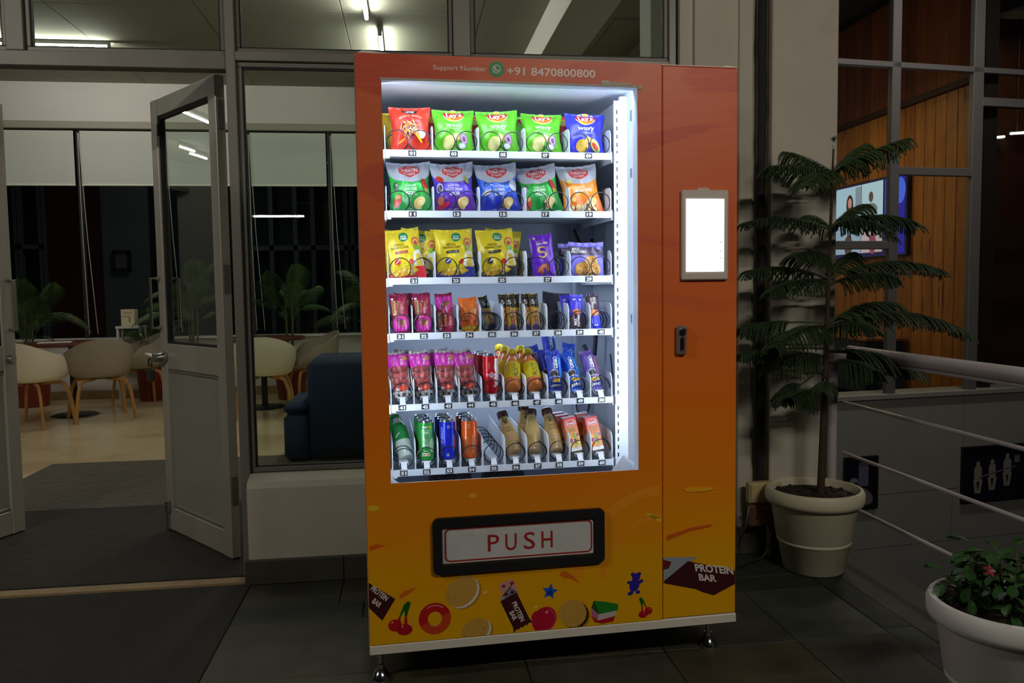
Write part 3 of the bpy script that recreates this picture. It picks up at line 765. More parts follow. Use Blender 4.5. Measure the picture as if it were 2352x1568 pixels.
# support line above the window
mb = MB(); WHT = lin((226, 214, 206))
pr = Pr().txt('Support Number', .3075, 1.896, .0145, WHT, w=.160, bold=.004).txt('+91 8470800800', .588, 1.893, .024, WHT, w=.276, bold=.014)
pr.ell(.4185, 1.896, .0235, .0235, lin((24, 138, 78))).ring(.4185, 1.8965, .0105, .0125, WHT, n=30).poly([(-.012, -.013), (-.0085, -.0045), (-.0045, -.0085)], WHT, .4185, 1.8965)
pr.ring(.4225, 1.9005, .0085, .0115, WHT, PI*.98, PI*1.52, n=10).ell(.4145, 1.9005, .0022, .0035, WHT, .6).ell(.4225, 1.8925, .0035, .0022, WHT, .6)
pr.lay(mb, plane_xz(0), .0003, maxlen=1)
mb.build('support_lettering', M_print, vm, False)

# --- printed sweets on the lower front
DK, SILV, CHERRY = lin((62, 14, 20)), lin((150, 158, 168)), lin((190, 14, 24))
def deco(name, fn):
    mb = MB(); p = Pr(); fn(p); out = []
    for t, col, L in p.t:            # the print ends at the lower edge of the door
        q = []
        for i in range(3):
            a, b = t[i], t[(i+1) % 3]; zc = ZB+.001
            if a[1] >= zc: q.append(a)
            if (a[1] >= zc) != (b[1] >= zc): k = (zc-a[1])/(b[1]-a[1]); q.append((a[0]+(b[0]-a[0])*k, zc))
        for i in range(1, len(q)-1): out.append(((q[0], q[i], q[i+1]), col, L))
    p.t = out; p.lay(mb, plane_xz(0), .0003, .00005, maxlen=1); return mb.build(name, M_print, vm, False)
def bar(p, x, z, L, Wd, rot, txt=True, foil=True, clip=None, tr=0., th=.3):
    c, s_ = cos(rot), sin(rot)
    def q(a, b): return (x+a*c-b*s_, z+a*s_+b*c)
    pts = [q(-L/2, Wd/2), q(L*.36, Wd/2), q(L/2, Wd*.58)]
    for k in range(9): pts.append(q(L/2-(.004 if k % 2 else 0), Wd*.58-(k+.5)*Wd*1.16/9))
    pts += [q(L/2, -Wd*.58), q(L*.36, -Wd/2), q(-L/2, -Wd/2)]
    if foil: p.poly([q(-L*.72, Wd*.3), q(-L*.55, Wd*.52), q(-L*.4, Wd*.5), q(-L*.36, 0), q(-L*.42, -Wd*.5), q(-L*.6, -Wd*.4), q(-L*.66, -.02*Wd)], SILV)
    p.poly(pts, DK)
    p.poly([q(-L/2, -Wd*.5), q(-L/2, -Wd*.42), q(L*.36, -Wd*.42), q(L*.36, -Wd/2)], lin((40, 8, 14)))
    if txt: p.txt('PROTEIN', *q(L*.02, Wd*.14), Wd*.27, WHT, w=L*.62, rot=rot+tr, bold=.03).txt('BAR', *q(L*.06, -Wd*.2), Wd*.27, WHT, w=L*.28, rot=rot+tr, bold=.03)
def cherries(p, x, z, k, fl=1):
    G = lin((14, 92, 24)); S_ = lambda l: [(a*fl*k, b*k) for a, b in l]
    p.poly(S_([(-.010, .035), (.012, .085), (.028, .098), (.038, .088), (.030, .066), (.022, .036), (.014, .036), (.012, .062), (-.002, .036)]), G, x, z)
    p.poly(S_([(-.014, .02), (-.010, .038), (-.002, .038), (-.003, .02)]), CHERRY, x, z).poly(S_([(.010, .005), (.014, .038), (.022, .038), (.024, .005)]), CHERRY, x, z)
    p.ell(x-.024*fl*k, z+.006*k, .026*k, .024*k, CHERRY).ell(x+.012*fl*k, z-.014*k, .030*k, .022*k, lin((176, 10, 30))).ell(x-.034*fl*k, z+.018*k, .005*k, .003*k, lin((226, 150, 150)), .5).ell(x+.004*fl*k, z, .003*k, .005*k, lin((226, 170, 150)), -.4)
def biscuit(p, x, z, rx, ry, rot, fill, seed):
    rn = random.Random(seed); B = lin((206, 158, 66)); Dd = lin((150, 100, 36))
    n = 44; c, s_ = cos(rot), sin(rot)
    off = (.010, -.007)
    sc2 = [((rx+.0018*(k % 2))*cos(2*PI*k/n), (ry+.0018*(k % 2))*sin(2*PI*k/n)) for k in range(n)]
    p.poly(sc2, lin((176, 124, 48)), x+off[0]*1.2, z+off[1]*1.2, rot).poly(sc2, fill, x+off[0]*.7, z+off[1]*.7, rot).poly(sc2, B, x, z, rot)
    for k in range(26):
        r_, a = rn.random()**.5*.85, rn.random()*6.28
        a_, b_ = rx*r_*cos(a), ry*r_*sin(a); p.ell(x+a_*c-b_*s_, z+a_*s_+b_*c, .0011, .0011, Dd, n=6)
def dec_xy(px, py): v = MM.inverted() @ (CAM + ray(px, py)*((M0-CAM).dot(Vector((sin(MA), -cos(MA), 0)))/ray(px, py).dot(Vector((sin(MA), -cos(MA), 0))))); return v.x, v.z
def D(px, py): return dec_xy(px, py)
deco('printed_protein_bar', lambda p: bar(p, *D(1185, 1405), .112, .058, -1.15))
def leftbar(p):
    p.poly([D(847, 1338), D(908, 1375), D(878, 1425), D(847, 1395)], DK)
    p.txt('PROTEIN', *D(872, 1362), .017, WHT, w=.062, rot=-.72, bold=.03).txt('BAR', *D(866, 1384), .017, WHT, w=.03, rot=-.72, bold=.03)
deco('printed_protein_bar', leftbar)
def rightbar(p):
    p.poly([D(1524, 1280), D(1600, 1278), D(1572, 1300), D(1545, 1328), D(1524, 1330)], SILV)
    p.poly([D(1524, 1285), D(1542, 1290), D(1536, 1305), D(1524, 1308)], lin((110, 20, 20)))
    p.poly([D(1524, 1335), D(1580, 1288), D(1688, 1310), D(1688, 1340), D(1640, 1366), D(1612, 1358), D(1600, 1352), D(1524, 1338)], DK)
    p.txt('PROTEIN', *D(1640, 1306), .024, WHT, w=.135, rot=-.16, bold=.035, slant=-.35).txt('BAR', *D(1625, 1326), .022, WHT, w=.062, rot=-.16, bold=.035, slant=-.35)
deco('printed_protein_bar', rightbar)
deco('printed_cherry', lambda p: cherries(p, *D(922, 1438), .80))
deco('printed_cherry', lambda p: cherries(p, *D(1481, 1405), .52, -1))
def pr_ring(p):
    x, z = D(999, 1420); p.ring(x, z, .022, .050, lin((190, 26, 28)), .3, 3.6).ring(x, z, .022, .050, lin((206, 70, 26)), 3.6, 6.6).ring(x, z, .040, .043, lin((226, 150, 130)), .9, 2.2, n=10).ring(x, z, .023, .025, lin((220, 180, 170)), 4., 5.2, n=8)
deco('printed_gummy_ring', pr_ring)
deco('printed_biscuit', lambda p: biscuit(p, *D(1060, 1357), .054, .043, .8, lin((226, 220, 206)), 1))
deco('printed_biscuit', lambda p: biscuit(p, *D(1315, 1408), .046, .043, -.6, lin((46, 26, 14)), 2))
def halfb(p):
    biscuit(p, *D(1092, 1447), .046, .036, .6, lin((226, 220, 206)), 3)
deco('printed_biscuit', halfb)
def cream(p):
    x, z = D(1168, 1352); p.rrect(x, z, .05, .055, .012, lin((206, 150, 140)), .4)
    for a, b_, c in ((-.015, .01, (150, 30, 60)), (.012, -.012, (60, 20, 40)), (.01, .018, (160, 40, 60)), (-.008, -.016, (90, 20, 40))): p.ell(x+a, z+b_, .006, .005, lin(c))
    p.rect(x, z, .003, .055, lin((70, 24, 26)), -.7)
deco('printed_cream_bar', cream)
def star(p):
    x, z = D(1263, 1358); p.poly([((.027 if k % 2 == 0 else .013)*sin(PI*k/5+.2), (.027 if k % 2 == 0 else .013)*cos(PI*k/5+.2)) for k in range(10)], lin((24, 92, 200)), x, z).ell(x, z-.004, .009, .009, lin((10, 50, 160)))
deco('printed_gummy_star', star)
def bear(p):
    x, z = D(1457, 1343); B = lin((40, 30, 150))
    p.ell(x, z, .017, .022, B, -.3).ell(x+.006, z+.026, .014, .013, B).ell(x-.006, z+.036, .006, .006, B).ell(x+.017, z+.036, .006, .006, B).ell(x-.013, z-.026, .010, .007, B, .4).ell(x+.012, z-.024, .008, .006, B).ell(x+.021, z+.010, .010, .006, B, .5).ell(x-.018, z+.010, .007, .005, B)
deco('printed_gummy_bear', bear)
def heart(p):
    x, z = D(1253, 1418); p.ell(x-.004, z-.006, .044, .038, lin((190, 14, 50)), .9).ell(x-.026, z+.004, .02, .02, lin((190, 14, 50))).ring(x-.004, z-.006, .034, .038, lin((214, 60, 110)), -1.2, 1.2, n=14).ell(x+.004, z+.018, .006, .003, lin((236, 170, 180)), .9)
deco('printed_gummy_heart', heart)
def gem(p):
    x, z = D(1390, 1402)
    p.poly([(-.046, .014), (-.022, -.008), (-.024, -.032), (-.046, -.014)], lin((190, 110, 140)), x, z).poly([(-.022, -.008), (.040, .002), (.034, -.020), (-.024, -.030)], lin((206, 190, 186)), x, z)
    p.poly([(-.046, .014), (-.038, .036), (.0, .030), (.044, .018), (.042, -.002), (-.022, -.010)], lin((34, 130, 34)), x, z).poly([(-.038, .036), (-.026, .014), (-.022, -.010), (-.046, .014)], lin((16, 86, 22)), x, z)
    p.poly([(-.047, -.012), (-.024, -.030), (.034, -.020), (.026, -.038), (-.010, -.042), (-.036, -.034)], lin((176, 22, 44)), x, z)
deco('printed_gummy_cube', gem)
OR, YL = lin((222, 104, 24)), lin((240, 196, 40))
def splash(px, py, pts, col):
    def f(p): x, z = D(px, py); p.poly(pts, col, x, z)
    deco('printed_splash', f)
splash(1305, 1322, [(-.028, .004), (-.022, .016), (-.006, .016), (.012, .002), (.040, -.028), (.006, -.010), (-.014, -.006)], OR)
splash(935, 1362, [(-.022, -.016), (-.024, -.004), (-.008, .008), (.030, .016), (.0, -.006)], OR)
splash(1605, 1124, [(-.055, .004), (-.03, .010), (.03, .008), (.062, 0), (.02, -.007), (-.04, -.006)], lin((244, 170, 10)))
splash(1086, 1138, [(.014*cos(k*.5), .007*sin(k*.5)) for k in range(12)], lin((244, 180, 40)))
splash(858, 1167, [(.018*cos(k*.5), .009*sin(k*.5)) for k in range(12)], lin((230, 190, 30)))
splash(1500, 1190, [(-.03, .018), (.026, -.016), (.026, -.004), (-.004, .016)], YL)
splash(865, 1255, [(-.022, -.012), (.03, .002), (-.0, .008), (-.022, .002)], lin((226, 96, 20)))
splash(1531, 1225, [(.002, -.022), (.08, .004), (.155, .014), (.155, .022), (.08, .014), (.002, -.006)], lin((216, 92, 20)))
for (px, py, r_) in ((1120, 1368, .022), (1288, 1365, .008), (1235, 1400, .018)):
    deco('printed_bubble', lambda p: (lambda x, z: p.ring(x, z, r_*.93, r_, lin((244, 190, 60)), n=24).ell(x-.3*r_, z+.55*r_, r_*.3, r_*.15, lin((250, 220, 150)), .5))(*D(px, py)))
for k in range(2):
    deco('printed_swirl', lambda p: p.ring(*D(1528, 1330), .205+.075*k, .222+.09*k, lin((244, 150, 24)), PI*.52, PI*.97, n=30))

# ================================================================== THE PRODUCTS
M_film = mat('printed_film', attr=True, rough=.30, spec=.5, bump=.12, bscale=45)
M_can = mat('painted_can', attr=True, rough=.22, metal=.25)
M_tin = mat('bare_aluminium', lin((205, 208, 212)), .22, metal=1.)
M_gloss = mat('glossy_plastic', attr=True, rough=.22)
M_carton = mat('carton', attr=True, rough=.4)
def L3(*c): return lin(c)
WH, BK = L3(240, 240, 238), L3(24, 22, 24)
class Bag:
    """pillow pack: flat seals at both ends, bulging belly; print is laid on its front"""
    def __init__(s, w, h, t, pinch=.08, crimp=.010, p=2.6, q=.55, seed=0, cup=.004):
        s.w, s.h, s.t, s.pinch, s.crimp, s.p, s.q, s.cup = w, h, t, pinch, crimp, p, q, cup
        r = random.Random(seed); s.ph = [r.uniform(0, 6.28) for _ in range(6)]; s.amp = t*.035
    def at(s, x, y, side=-1):
        a = max(-1, min(1, 2*x/s.w)); b = max(0, min(1, (y-s.crimp)/(s.h-2*s.crimp)))
        sb = sin(PI*b)
        pr = max(0, 1-abs(a)**s.p)**.6*max(0, sb)**s.q
        wr = s.amp*(sin(9*a+5*b+s.ph[0])+sin(-6*a+13*b+s.ph[1])*.8+sin(17*b+3*a+s.ph[2])*.5)*min(1, pr*2)
        rad = s.amp*1.2*sin(a*16+s.ph[3])*(max(0, 1-b*5)+max(0, 1-(1-b)*5))*max(0, 1-abs(a)**4)
        xx = x*(1-s.pinch*max(0, sb)**1.2)
        return Vector((xx, side*(s.t/2*pr)-(wr+rad)*(1 if side < 0 else .5), y+s.cup*(a*a)*(b**5-(1-b)**5)))
    def mesh(s, name, col, pr=None, cfn=None, m=None, nu=24, nv=26):
        mb = MB()
        for sd, fl in ((-1, False), (1, True)):
            mb.grid(lambda u, v: s.at((u-.5)*s.w, v*s.h, sd), nu, nv, col, 0, fl, (lambda u, v: cfn((u-.5)*s.w, v*s.h)) if cfn else None)
        me = mb.mesh(name, m or M_film, True, 60)
        pm = None
        if pr:
            mb = MB(); pr.lay(mb, surf(lambda x, y: s.at(x, y)), .0005, .00018, maxlen=.0055); pm = mb.mesh('printed_artwork', m or M_film, True, 60)
        return me, pm
def place(o, u, d, z, lean=0., roll=0., yaw=0.):
    R = Matrix.Rotation(MA+math.radians(yaw), 4, 'Z') @ Matrix.Rotation(math.radians(roll), 4, 'Y') @ Matrix.Rotation(-math.radians(lean), 4, 'X')
    o.matrix_world = Matrix.Translation(MM @ Vector((u, d, z))) @ R
    return o
def put(name, meshes, label, cat, group, u, d, z, lean=0., roll=0., yaw=0., sc=1.):
    o = link(name, meshes[0]); tag(o, label, cat, group)
    if meshes[1]: link('printed_artwork', meshes[1], o)
    place(o, u, d, z, lean, roll, yaw)
    if sc != 1.: o.scale = (sc, sc, sc)
    return o
Z = [T-.006 for T in ROWZ[:4]]+[T+.0205 for T in ROWZ[4:]]
cx5 = [(W5[k]+W5[k+1])/2 for k in range(5)]; cx = [(W10[k]+W10[k+1])/2 for k in range(10)]
# ---------------------------------------------------------------- row 1: crisps
def p_wavy(bg, sub, chips='onion'):
    p = Pr(.134)
    Y, R_ = L3(250, 200, 40), L3(190, 24, 40)
    p.ell(0, .96, .265, .17, WH).ell(0, .96, .25, .155, Y).ell(.06, .92, .17, .09, L3(236, 120, 40))
    p.poly([(-.27, .97), (-.22, 1.05), (.0, 1.06), (.25, 1.04), (.26, .95), (.1, .93), (-.05, .90), (-.2, .88)], R_)
    p.txt("Lay's", 0, .975, .12, WH, w=.40, rot=.05, bold=.03)
    p.txt('wavy', 0, .70, .115, WH, w=.46, bold=.012)
    if chips == 'onion':
        p.txt("America's style", 0, .575, .028, L3(40, 110, 20), w=.30).txt('cream & onion', 0, .535, .026, L3(40, 110, 20), w=.26)
        C1, C2 = L3(216, 208, 130), L3(196, 180, 96)
        p.ell(.06, .40, .10, .10, C2).ell(-.15, .28, .155, .17, C1, -.5).ell(-.17, .27, .10, .11, L3(226, 220, 150), -.5)
        p.ell(.25, .36, .10, .13, L3(170, 120, 170), .3).ell(.25, .36, .075, .10, L3(220, 200, 220), .3).ell(.25, .36, .04, .06, L3(150, 90, 150), .3)
        p.ell(.19, .21, .10, .065, L3(214, 218, 226)).ell(.19, .215, .07, .04, WH)
    else:
        p.txt('Magic Masala', .05, .575, .034, WH, w=.26)
        p.ell(-.1, .25, .17, .15, L3(226, 176, 70), -.4).ell(-.1, .25, .11, .10, L3(240, 196, 90), -.4).ell(.06, .40, .09, .08, L3(214, 160, 60))
        p.ell(.25, .27, .17, .10, L3(206, 190, 110), -.9).ell(.26, .24, .12, .05, L3(190, 60, 40), -.8).ell(.30, .15, .06, .035, L3(90, 140, 50), -.5)
    p.rect(.36, .07, .07, .03, WH)
    return p
GRN, BLU = L3(92, 178, 34), L3(54, 54, 200)
B1 = Bag(.142, .150, .052, seed=1, pinch=.13); B1b = Bag(.140, .148, .05, seed=4, pinch=.13)
m_green = B1.mesh('green_bag', GRN, p_wavy(GRN, 0)); m_blue = B1b.mesh('blue_bag', BLU, p_wavy(BLU, 0, 'masala'))
def p_lehar():
    p = Pr(.134); rn = random.Random(5); PU = L3(110, 60, 150)
    p.ell(0, 1.04, .19, .065, BK).txt('Lehar', 0, 1.045, .085, WH, w=.26, bold=.01)
    for k, ch in enumerate('MASALA MUNCH'):
        a = (k-5.5)*.09; p.txt(ch, .55*sin(a), .40+.52*cos(a), .05, L3(250, 210, 190), rot=-a, bold=.02)
    for k in range(22):
        a = 2*PI*k/22; p.poly([(0, -.03), (.30*1.0, 0), (0, .03)], PU, .0, .58, a) if k % 2 else None
    for k in range(46):
        a, r_ = rn.random()*6.28, rn.random()**.6; x, y_ = .25*r_*cos(a), .58+.17*r_*sin(a)
        p.ell(x, y_, rn.uniform(.06, .11), rn.uniform(.008, .015), rn.choice((L3(226, 160, 70), L3(240, 190, 100), L3(206, 120, 40), L3(250, 214, 130))), rn.uniform(-1.4, 1.4), n=10)
    p.rect(.2, .36, .07, .22, L3(240, 200, 30), .7).ell(.28, .44, .07, .08, L3(236, 236, 230)).ell(-.24, .30, .10, .025, L3(220, 150, 60), .6)
    p.txt('Lehar', -.27, .08, .05, WH, w=.17)
    return p
RED1 = L3(206, 56, 34)
m_lehar = Bag(.138, .154, .050, seed=2, pinch=.14).mesh('red_bag', RED1, p_lehar())
m_plainred = Bag(.134, .150, .045, seed=9).mesh('crisp_bag', L3(150, 20, 34), Pr(.134).ell(-.2, .95, .2, .12, L3(226, 190, 60)).txt("Lay's", -.1, .95, .11, WH, w=.36, bold=.03))
g1 = 'crisp bags on the top shelf'
put('crisp_bag', m_lehar, 'red-orange crunchy snack bag above tag one on the top shelf', 'crisp bag', g1, .172, .252, Z[0], 7, -1)
put('crisp_bag', m_green, 'bright green crisp bag above tag three on the top shelf', 'crisp bag', g1, .314, .252, Z[0], 9, 0, 2)
put('crisp_bag', m_green, 'bright green crisp bag above tag five on the top shelf, corner raised', 'crisp bag', g1, .466, .252, Z[0], 8, -3, -2)
put('crisp_bag', m_green, 'bright green crisp bag above tag seven on the top shelf, sitting lowest', 'crisp bag', g1, .614, .252, Z[0], 14, 1)
put('crisp_bag', m_blue, 'blue crisp bag above tag nine on the top shelf', 'crisp bag', g1, .760, .252, Z[0], 9, 2, -3)
put('crisp_bag', Bag(.13, .15, .05, seed=12).mesh('yellow_bag', L3(206, 170, 40)), 'yellow bag peeping out behind the red bag above tag one', 'crisp bag', g1, .150, .315, Z[0]+.002, 6, -6)
put('crisp_bag', m_plainred, 'dark red crisp bag half hidden behind the green bag above tag three', 'crisp bag', g1, .295, .325, Z[0]+.004, 6, -4)
put('crisp_bag', m_plainred, 'dark red crisp bag half hidden behind the green bag above tag five', 'crisp bag', g1, .432, .325, Z[0]+.002, 6, -5)
put('crisp_bag', m_green, 'green crisp bag half hidden behind the front one above tag seven', 'crisp bag', g1, .585, .325, Z[0], 6, -3)
put('crisp_bag', m_plainred, 'dark red crisp bag half hidden behind the blue bag above tag nine', 'crisp bag', g1, .735, .325, Z[0]+.004, 6, -2)
# ---------------------------------------------------------------- row 2: kettle crisps
def p_theatre(c1, l1, l2, l3, lt, kind):
    p = Pr(.140)
    W_ = L3(198, 202, 212)
    top = [(-.524, 1.257), (.524, 1.257), (.524, .99)]+[(.524*cos(a), .99-.26*sin(a)) for a in [PI*k/14 for k in range(1, 14)]]+[(-.524, .99)]
    p.poly(top, W_)
    R_ = L3(206, 62, 58)
    badge = [(-.26, .98), (-.26, 1.09), (-.17, 1.12), (-.1, 1.18), (.1, 1.18), (.17, 1.12), (.26, 1.09), (.26, .98), (.20, .93), (.08, .87), (0, .84), (-.08, .87), (-.20, .93)]
    p.poly([(x*1.06, 1.02+(y_-1.02)*1.06) for x, y_ in badge], L3(244, 220, 216)).poly(badge, R_)
    p.txt('The', 0, 1.125, .06, WH, w=.10).txt('THEATRE', 0, 1.04, .09, WH, w=.44, bold=.02).txt('Project', 0, .945, .08, WH, w=.28, rot=.06)
    p.txt(l1, 0, .645, .055, WH, w=.30, rot=.06)
    p.txt(l2, 0, .555, .075, WH, w=lt, bold=.02)
    if l3: p.txt(l3, 0, .455, .075, WH, w=.26, bold=.02)
    p.ell(.21, .26, .15, .10, L3(232, 206, 140), .6).ell(.16, .22, .11, .12, L3(222, 188, 116), -.4).ell(.22, .235, .07, .06, L3(240, 220, 160), .6)
    if kind == 'pizza':
        p.ell(-.34, .30, .09, .15, L3(176, 60, 46), -.2).ell(-.34, .38, .07, .05, L3(196, 160, 100)).ell(.38, .66, .07, .16, L3(196, 50, 50), .4).ell(.40, .52, .05, .07, L3(150, 160, 60)).ell(-.38, .62, .07, .12, L3(50, 80, 50)).ell(-.36, .66, .03, .04, L3(180, 180, 170))
    elif kind == 'spice':
        p.ell(-.38, .60, .08, .12, L3(214, 206, 220)).ell(-.38, .60, .06, .09, L3(60, 50, 50)).ell(-.36, .82, .10, .07, L3(206, 50, 40), -.6).ell(-.30, .20, .16, .06, L3(190, 40, 60), .3).ell(.34, .78, .10, .05, L3(170, 190, 90), -.9).ell(-.36, .30, .07, .09, L3(206, 110, 70))
    elif kind == 'salt':
        p.ell(.40, .66, .10, .15, L3(200, 204, 216)).ell(-.34, .50, .12, .06, L3(200, 190, 180), .4)
        rn = random.Random(3)
        for k in range(16): p.ell(-.28+rn.uniform(-.12, .12), .68+rn.uniform(-.14, .14), .012, .012, WH, n=6)
    else:
        rn = random.Random(4)
        for k in range(14): p.ell(rn.uniform(-.32, .32), .20+rn.uniform(-.12, .16), rn.uniform(.04, .09), rn.uniform(.04, .07), rn.choice((L3(244, 220, 150), L3(236, 200, 110), L3(250, 236, 190))), rn.random()*3, n=10)
        p.ell(-.32, .80, .06, .06, L3(236, 220, 120))
    p.txt('MADE WITH CARE FOR THE LOVE OF CHIPS', .02, .115, .018, WH, w=.42).rect(.38, .06, .14, .03, WH).rect(-.40, .05, .06, .04, WH).rect(-.40, .05, .04, .025, c1)
    return p
def m_theatre(c1, lo, a, seed):
    b = Bag(.147, .176, .052, seed=seed, cup=.008, pinch=.14)
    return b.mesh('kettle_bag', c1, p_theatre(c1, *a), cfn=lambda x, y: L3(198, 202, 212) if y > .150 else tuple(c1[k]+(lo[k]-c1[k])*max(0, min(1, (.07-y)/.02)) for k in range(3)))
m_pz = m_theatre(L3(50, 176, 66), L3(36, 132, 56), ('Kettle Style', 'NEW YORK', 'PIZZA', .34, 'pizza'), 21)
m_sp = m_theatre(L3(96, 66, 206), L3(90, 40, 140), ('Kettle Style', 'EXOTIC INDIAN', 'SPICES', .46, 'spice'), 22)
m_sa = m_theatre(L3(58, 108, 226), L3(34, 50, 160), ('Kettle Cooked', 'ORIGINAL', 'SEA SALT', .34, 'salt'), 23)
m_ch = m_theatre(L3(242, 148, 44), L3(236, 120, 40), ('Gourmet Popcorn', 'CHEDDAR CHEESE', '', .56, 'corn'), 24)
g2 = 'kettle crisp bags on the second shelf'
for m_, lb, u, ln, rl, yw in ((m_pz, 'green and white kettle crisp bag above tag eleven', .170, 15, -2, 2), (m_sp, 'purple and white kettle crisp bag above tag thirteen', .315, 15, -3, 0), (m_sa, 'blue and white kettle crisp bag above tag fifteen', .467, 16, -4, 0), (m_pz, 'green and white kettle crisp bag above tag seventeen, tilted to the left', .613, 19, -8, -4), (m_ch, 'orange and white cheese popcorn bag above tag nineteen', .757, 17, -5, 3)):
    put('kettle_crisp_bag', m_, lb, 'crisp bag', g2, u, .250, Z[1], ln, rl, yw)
put('kettle_crisp_bag', m_sp, 'second purple kettle crisp bag hidden behind the one above tag thirteen', 'crisp bag', g2, .312, .325, Z[1], 8, 1)
# ---------------------------------------------------------------- row 3: banana chips, chocolate, cookies
def p_banana(band, rib):
    p = Pr(.128); YL = L3(238, 214, 40)
    p.ell(.06, 1.10, .125, .125, L3(24, 132, 74)).txt('Beyond', .06, 1.125, .045, WH, w=.14, bold=.02).txt('Snack', .06, 1.065, .06, WH, w=.17, bold=.03)
    p.txt('KERALA', -.10, .90, .06, L3(96, 70, 20), w=.26, bold=.01).txt('BANANA CHIPS', -.08, .82, .06, L3(96, 70, 20), w=.46, bold=.01)
    p.rrect(-.06, .70, .34, .07, .01, rib, .05).txt('ORIGINAL STYLE', -.06, .70, .026, WH, w=.24, rot=.05)
    p.ell(-.2, .46, .08, .065, band).rect(-.2, .46, .12, .015, WH, .6).rect(-.19, .48, .12, .012, WH, .6)
    # temple-dancer style arch, leaf and white drapes
    p.ell(.35, .95, .105, .115, L3(206, 110, 70)).ell(.35, .93, .08, .085, L3(232, 200, 90)).ell(.35, .91, .05, .06, L3(200, 90, 70)).ell(.36, .78, .075, .06, L3(120, 190, 60))
    p.poly([(.20, .36), (.27, .66), (.33, .72), (.42, .72), (.47, .62), (.50, .34), (.42, .30), (.42, .60), (.30, .60), (.30, .30)], L3(240, 240, 236)).poly([(.29, .28), (.30, .62), (.42, .62), (.44, .28)], L3(230, 200, 60)).ell(.16, .44, .07, .06, L3(206, 50, 36), .5)
    p.poly([(-.5, 0), (.5, 0), (.5, .30), (.3, .31), (.1, .27), (-.1, .28), (-.3, .25), (-.5, .18)], band)
    p.poly([(.2, .31), (.1, .27), (-.12, .30), (-.34, .24), (-.42, .15), (-.2, .11), (.05, .12), (.22, .15), (.34, .22)], L3(226, 176, 50))
    rn = random.Random(8)
    for k in range(12): p.ell(rn.uniform(-.3, .22), rn.uniform(.15, .26), .06, .035, rn.choice((L3(240, 200, 70), L3(214, 160, 40), L3(250, 220, 110))), rn.random()*3, n=10)
    for k in range(5): p.ell(rn.uniform(-.3, .1), rn.uniform(.32, .45), .016, .014, L3(150, 110, 20), n=6)
    p.ell(.40, 1.21, .02, .02, WH, n=10).ell(.40, 1.21, .008, .008, BK, n=8)
    return p
YEL = L3(240, 214, 44)
m_bn = [Bag(.128, .168, .040, seed=31+k, pinch=.05).mesh('banana_bag', YEL, p_banana(b_, r_)) for k, (b_, r_) in enumerate(((L3(214, 44, 58), L3(176, 60, 30)), (L3(52, 60, 150), BK), (L3(46, 50, 58), BK)))]
g3 = 'banana chip bags on the third shelf'
for m_, lb, u, d, ln, rl, yw in ((0, 'yellow banana chip bag with a red band above tag twenty-one, leaning left', .150, .246, 9, -7, 6), (2, 'yellow banana chip bag tucked behind the red-banded one above tag twenty-one', .180, .30, 5, 6, -4), (2, 'rearmost yellow banana chip bag above tag twenty-one', .135, .345, 6, 4, 0),
        (1, 'yellow banana chip bag with a navy band above tag twenty-three', .312, .246, 10, -2, 0), (1, 'second yellow banana chip bag behind the navy-banded one above tag twenty-three', .300, .30, 5, -1, 0),
        (2, 'yellow banana chip bag with a dark grey band above tag twenty-five', .456, .246, 10, -4, 0), (0, 'second yellow banana chip bag behind the grey-banded one above tag twenty-five', .470, .315, 5, 6, 0)):
    put('banana_chip_bag', m_bn[m_], lb, 'crisp bag', g3, u, d, Z[2], ln, rl, yw)
def p_silk():
    p = Pr(.078); GD = L3(222, 190, 100)
    p.txt('Cadbury', -.12, 1.64, .06, L3(220, 170, 150), w=.26).txt('Dairy Milk', .04, 1.53, .10, WH, w=.52, rot=.04, bold=.02)
    for a0, a1, cy_ in ((.15*PI, 1.5*PI, 1.08), (-.5*PI, .85*PI, .86)):
        pass
    pts = []
    def sband(r, wv):
        o = []; i_ = []
        for k in range(33):
            t = k/32
            if t < .5: a = .12*PI+(1.38*PI)*(t/.5); c = (0, 1.25); rr_ = .115
            else: a = .5*PI-(1.42*PI)*((t-.5)/.5); c = (0.0, 1.02); rr_ = .115
            wd_ = wv*(.35+.65*sin(PI*t)); x, y_ = c[0]+rr_*1.35*cos(a), c[1]+rr_*sin(a)
            nx, ny = cos(a), sin(a)
            if t >= .5: nx, ny = -nx, -ny
            o.append((x+nx*wd_, y_+ny*wd_)); i_.append((x-nx*wd_, y_-ny*wd_))
        return o, i_
    o, i_ = sband(.12, .05)
    ts = []
    for k in range(32): ts += [(o[k], o[k+1], i_[k+1]), (o[k], i_[k+1], i_[k])]
    p.tri(ts, GD)
    p.txt('SILK', .06, 1.08, .045, L3(90, 40, 150), w=.16).txt('ROAST ALMOND', 0, .78, .035, L3(190, 150, 210), w=.46)
    AL = L3(196, 110, 70)
    p.ell(-.14, .40, .17, .10, AL, .9).ell(.14, .46, .18, .10, AL, -1.1).ell(.0, .52, .12, .08, L3(214, 130, 90), .2).ell(-.1, .26, .12, .07, L3(140, 70, 50), .5).ell(-.3, 1.74, .07, .06, L3(170, 160, 150))
    return p
m_silk = Bag(.078, .150, .014, pinch=.01, crimp=.008, p=6, q=.25, seed=41).mesh('choc', L3(104, 40, 190), p_silk())
put('chocolate_bar', m_silk, 'purple chocolate bar with a large gold letter above tag twenty-seven', 'chocolate bar', None, .612, .232, Z[2], 10, -5, -6)
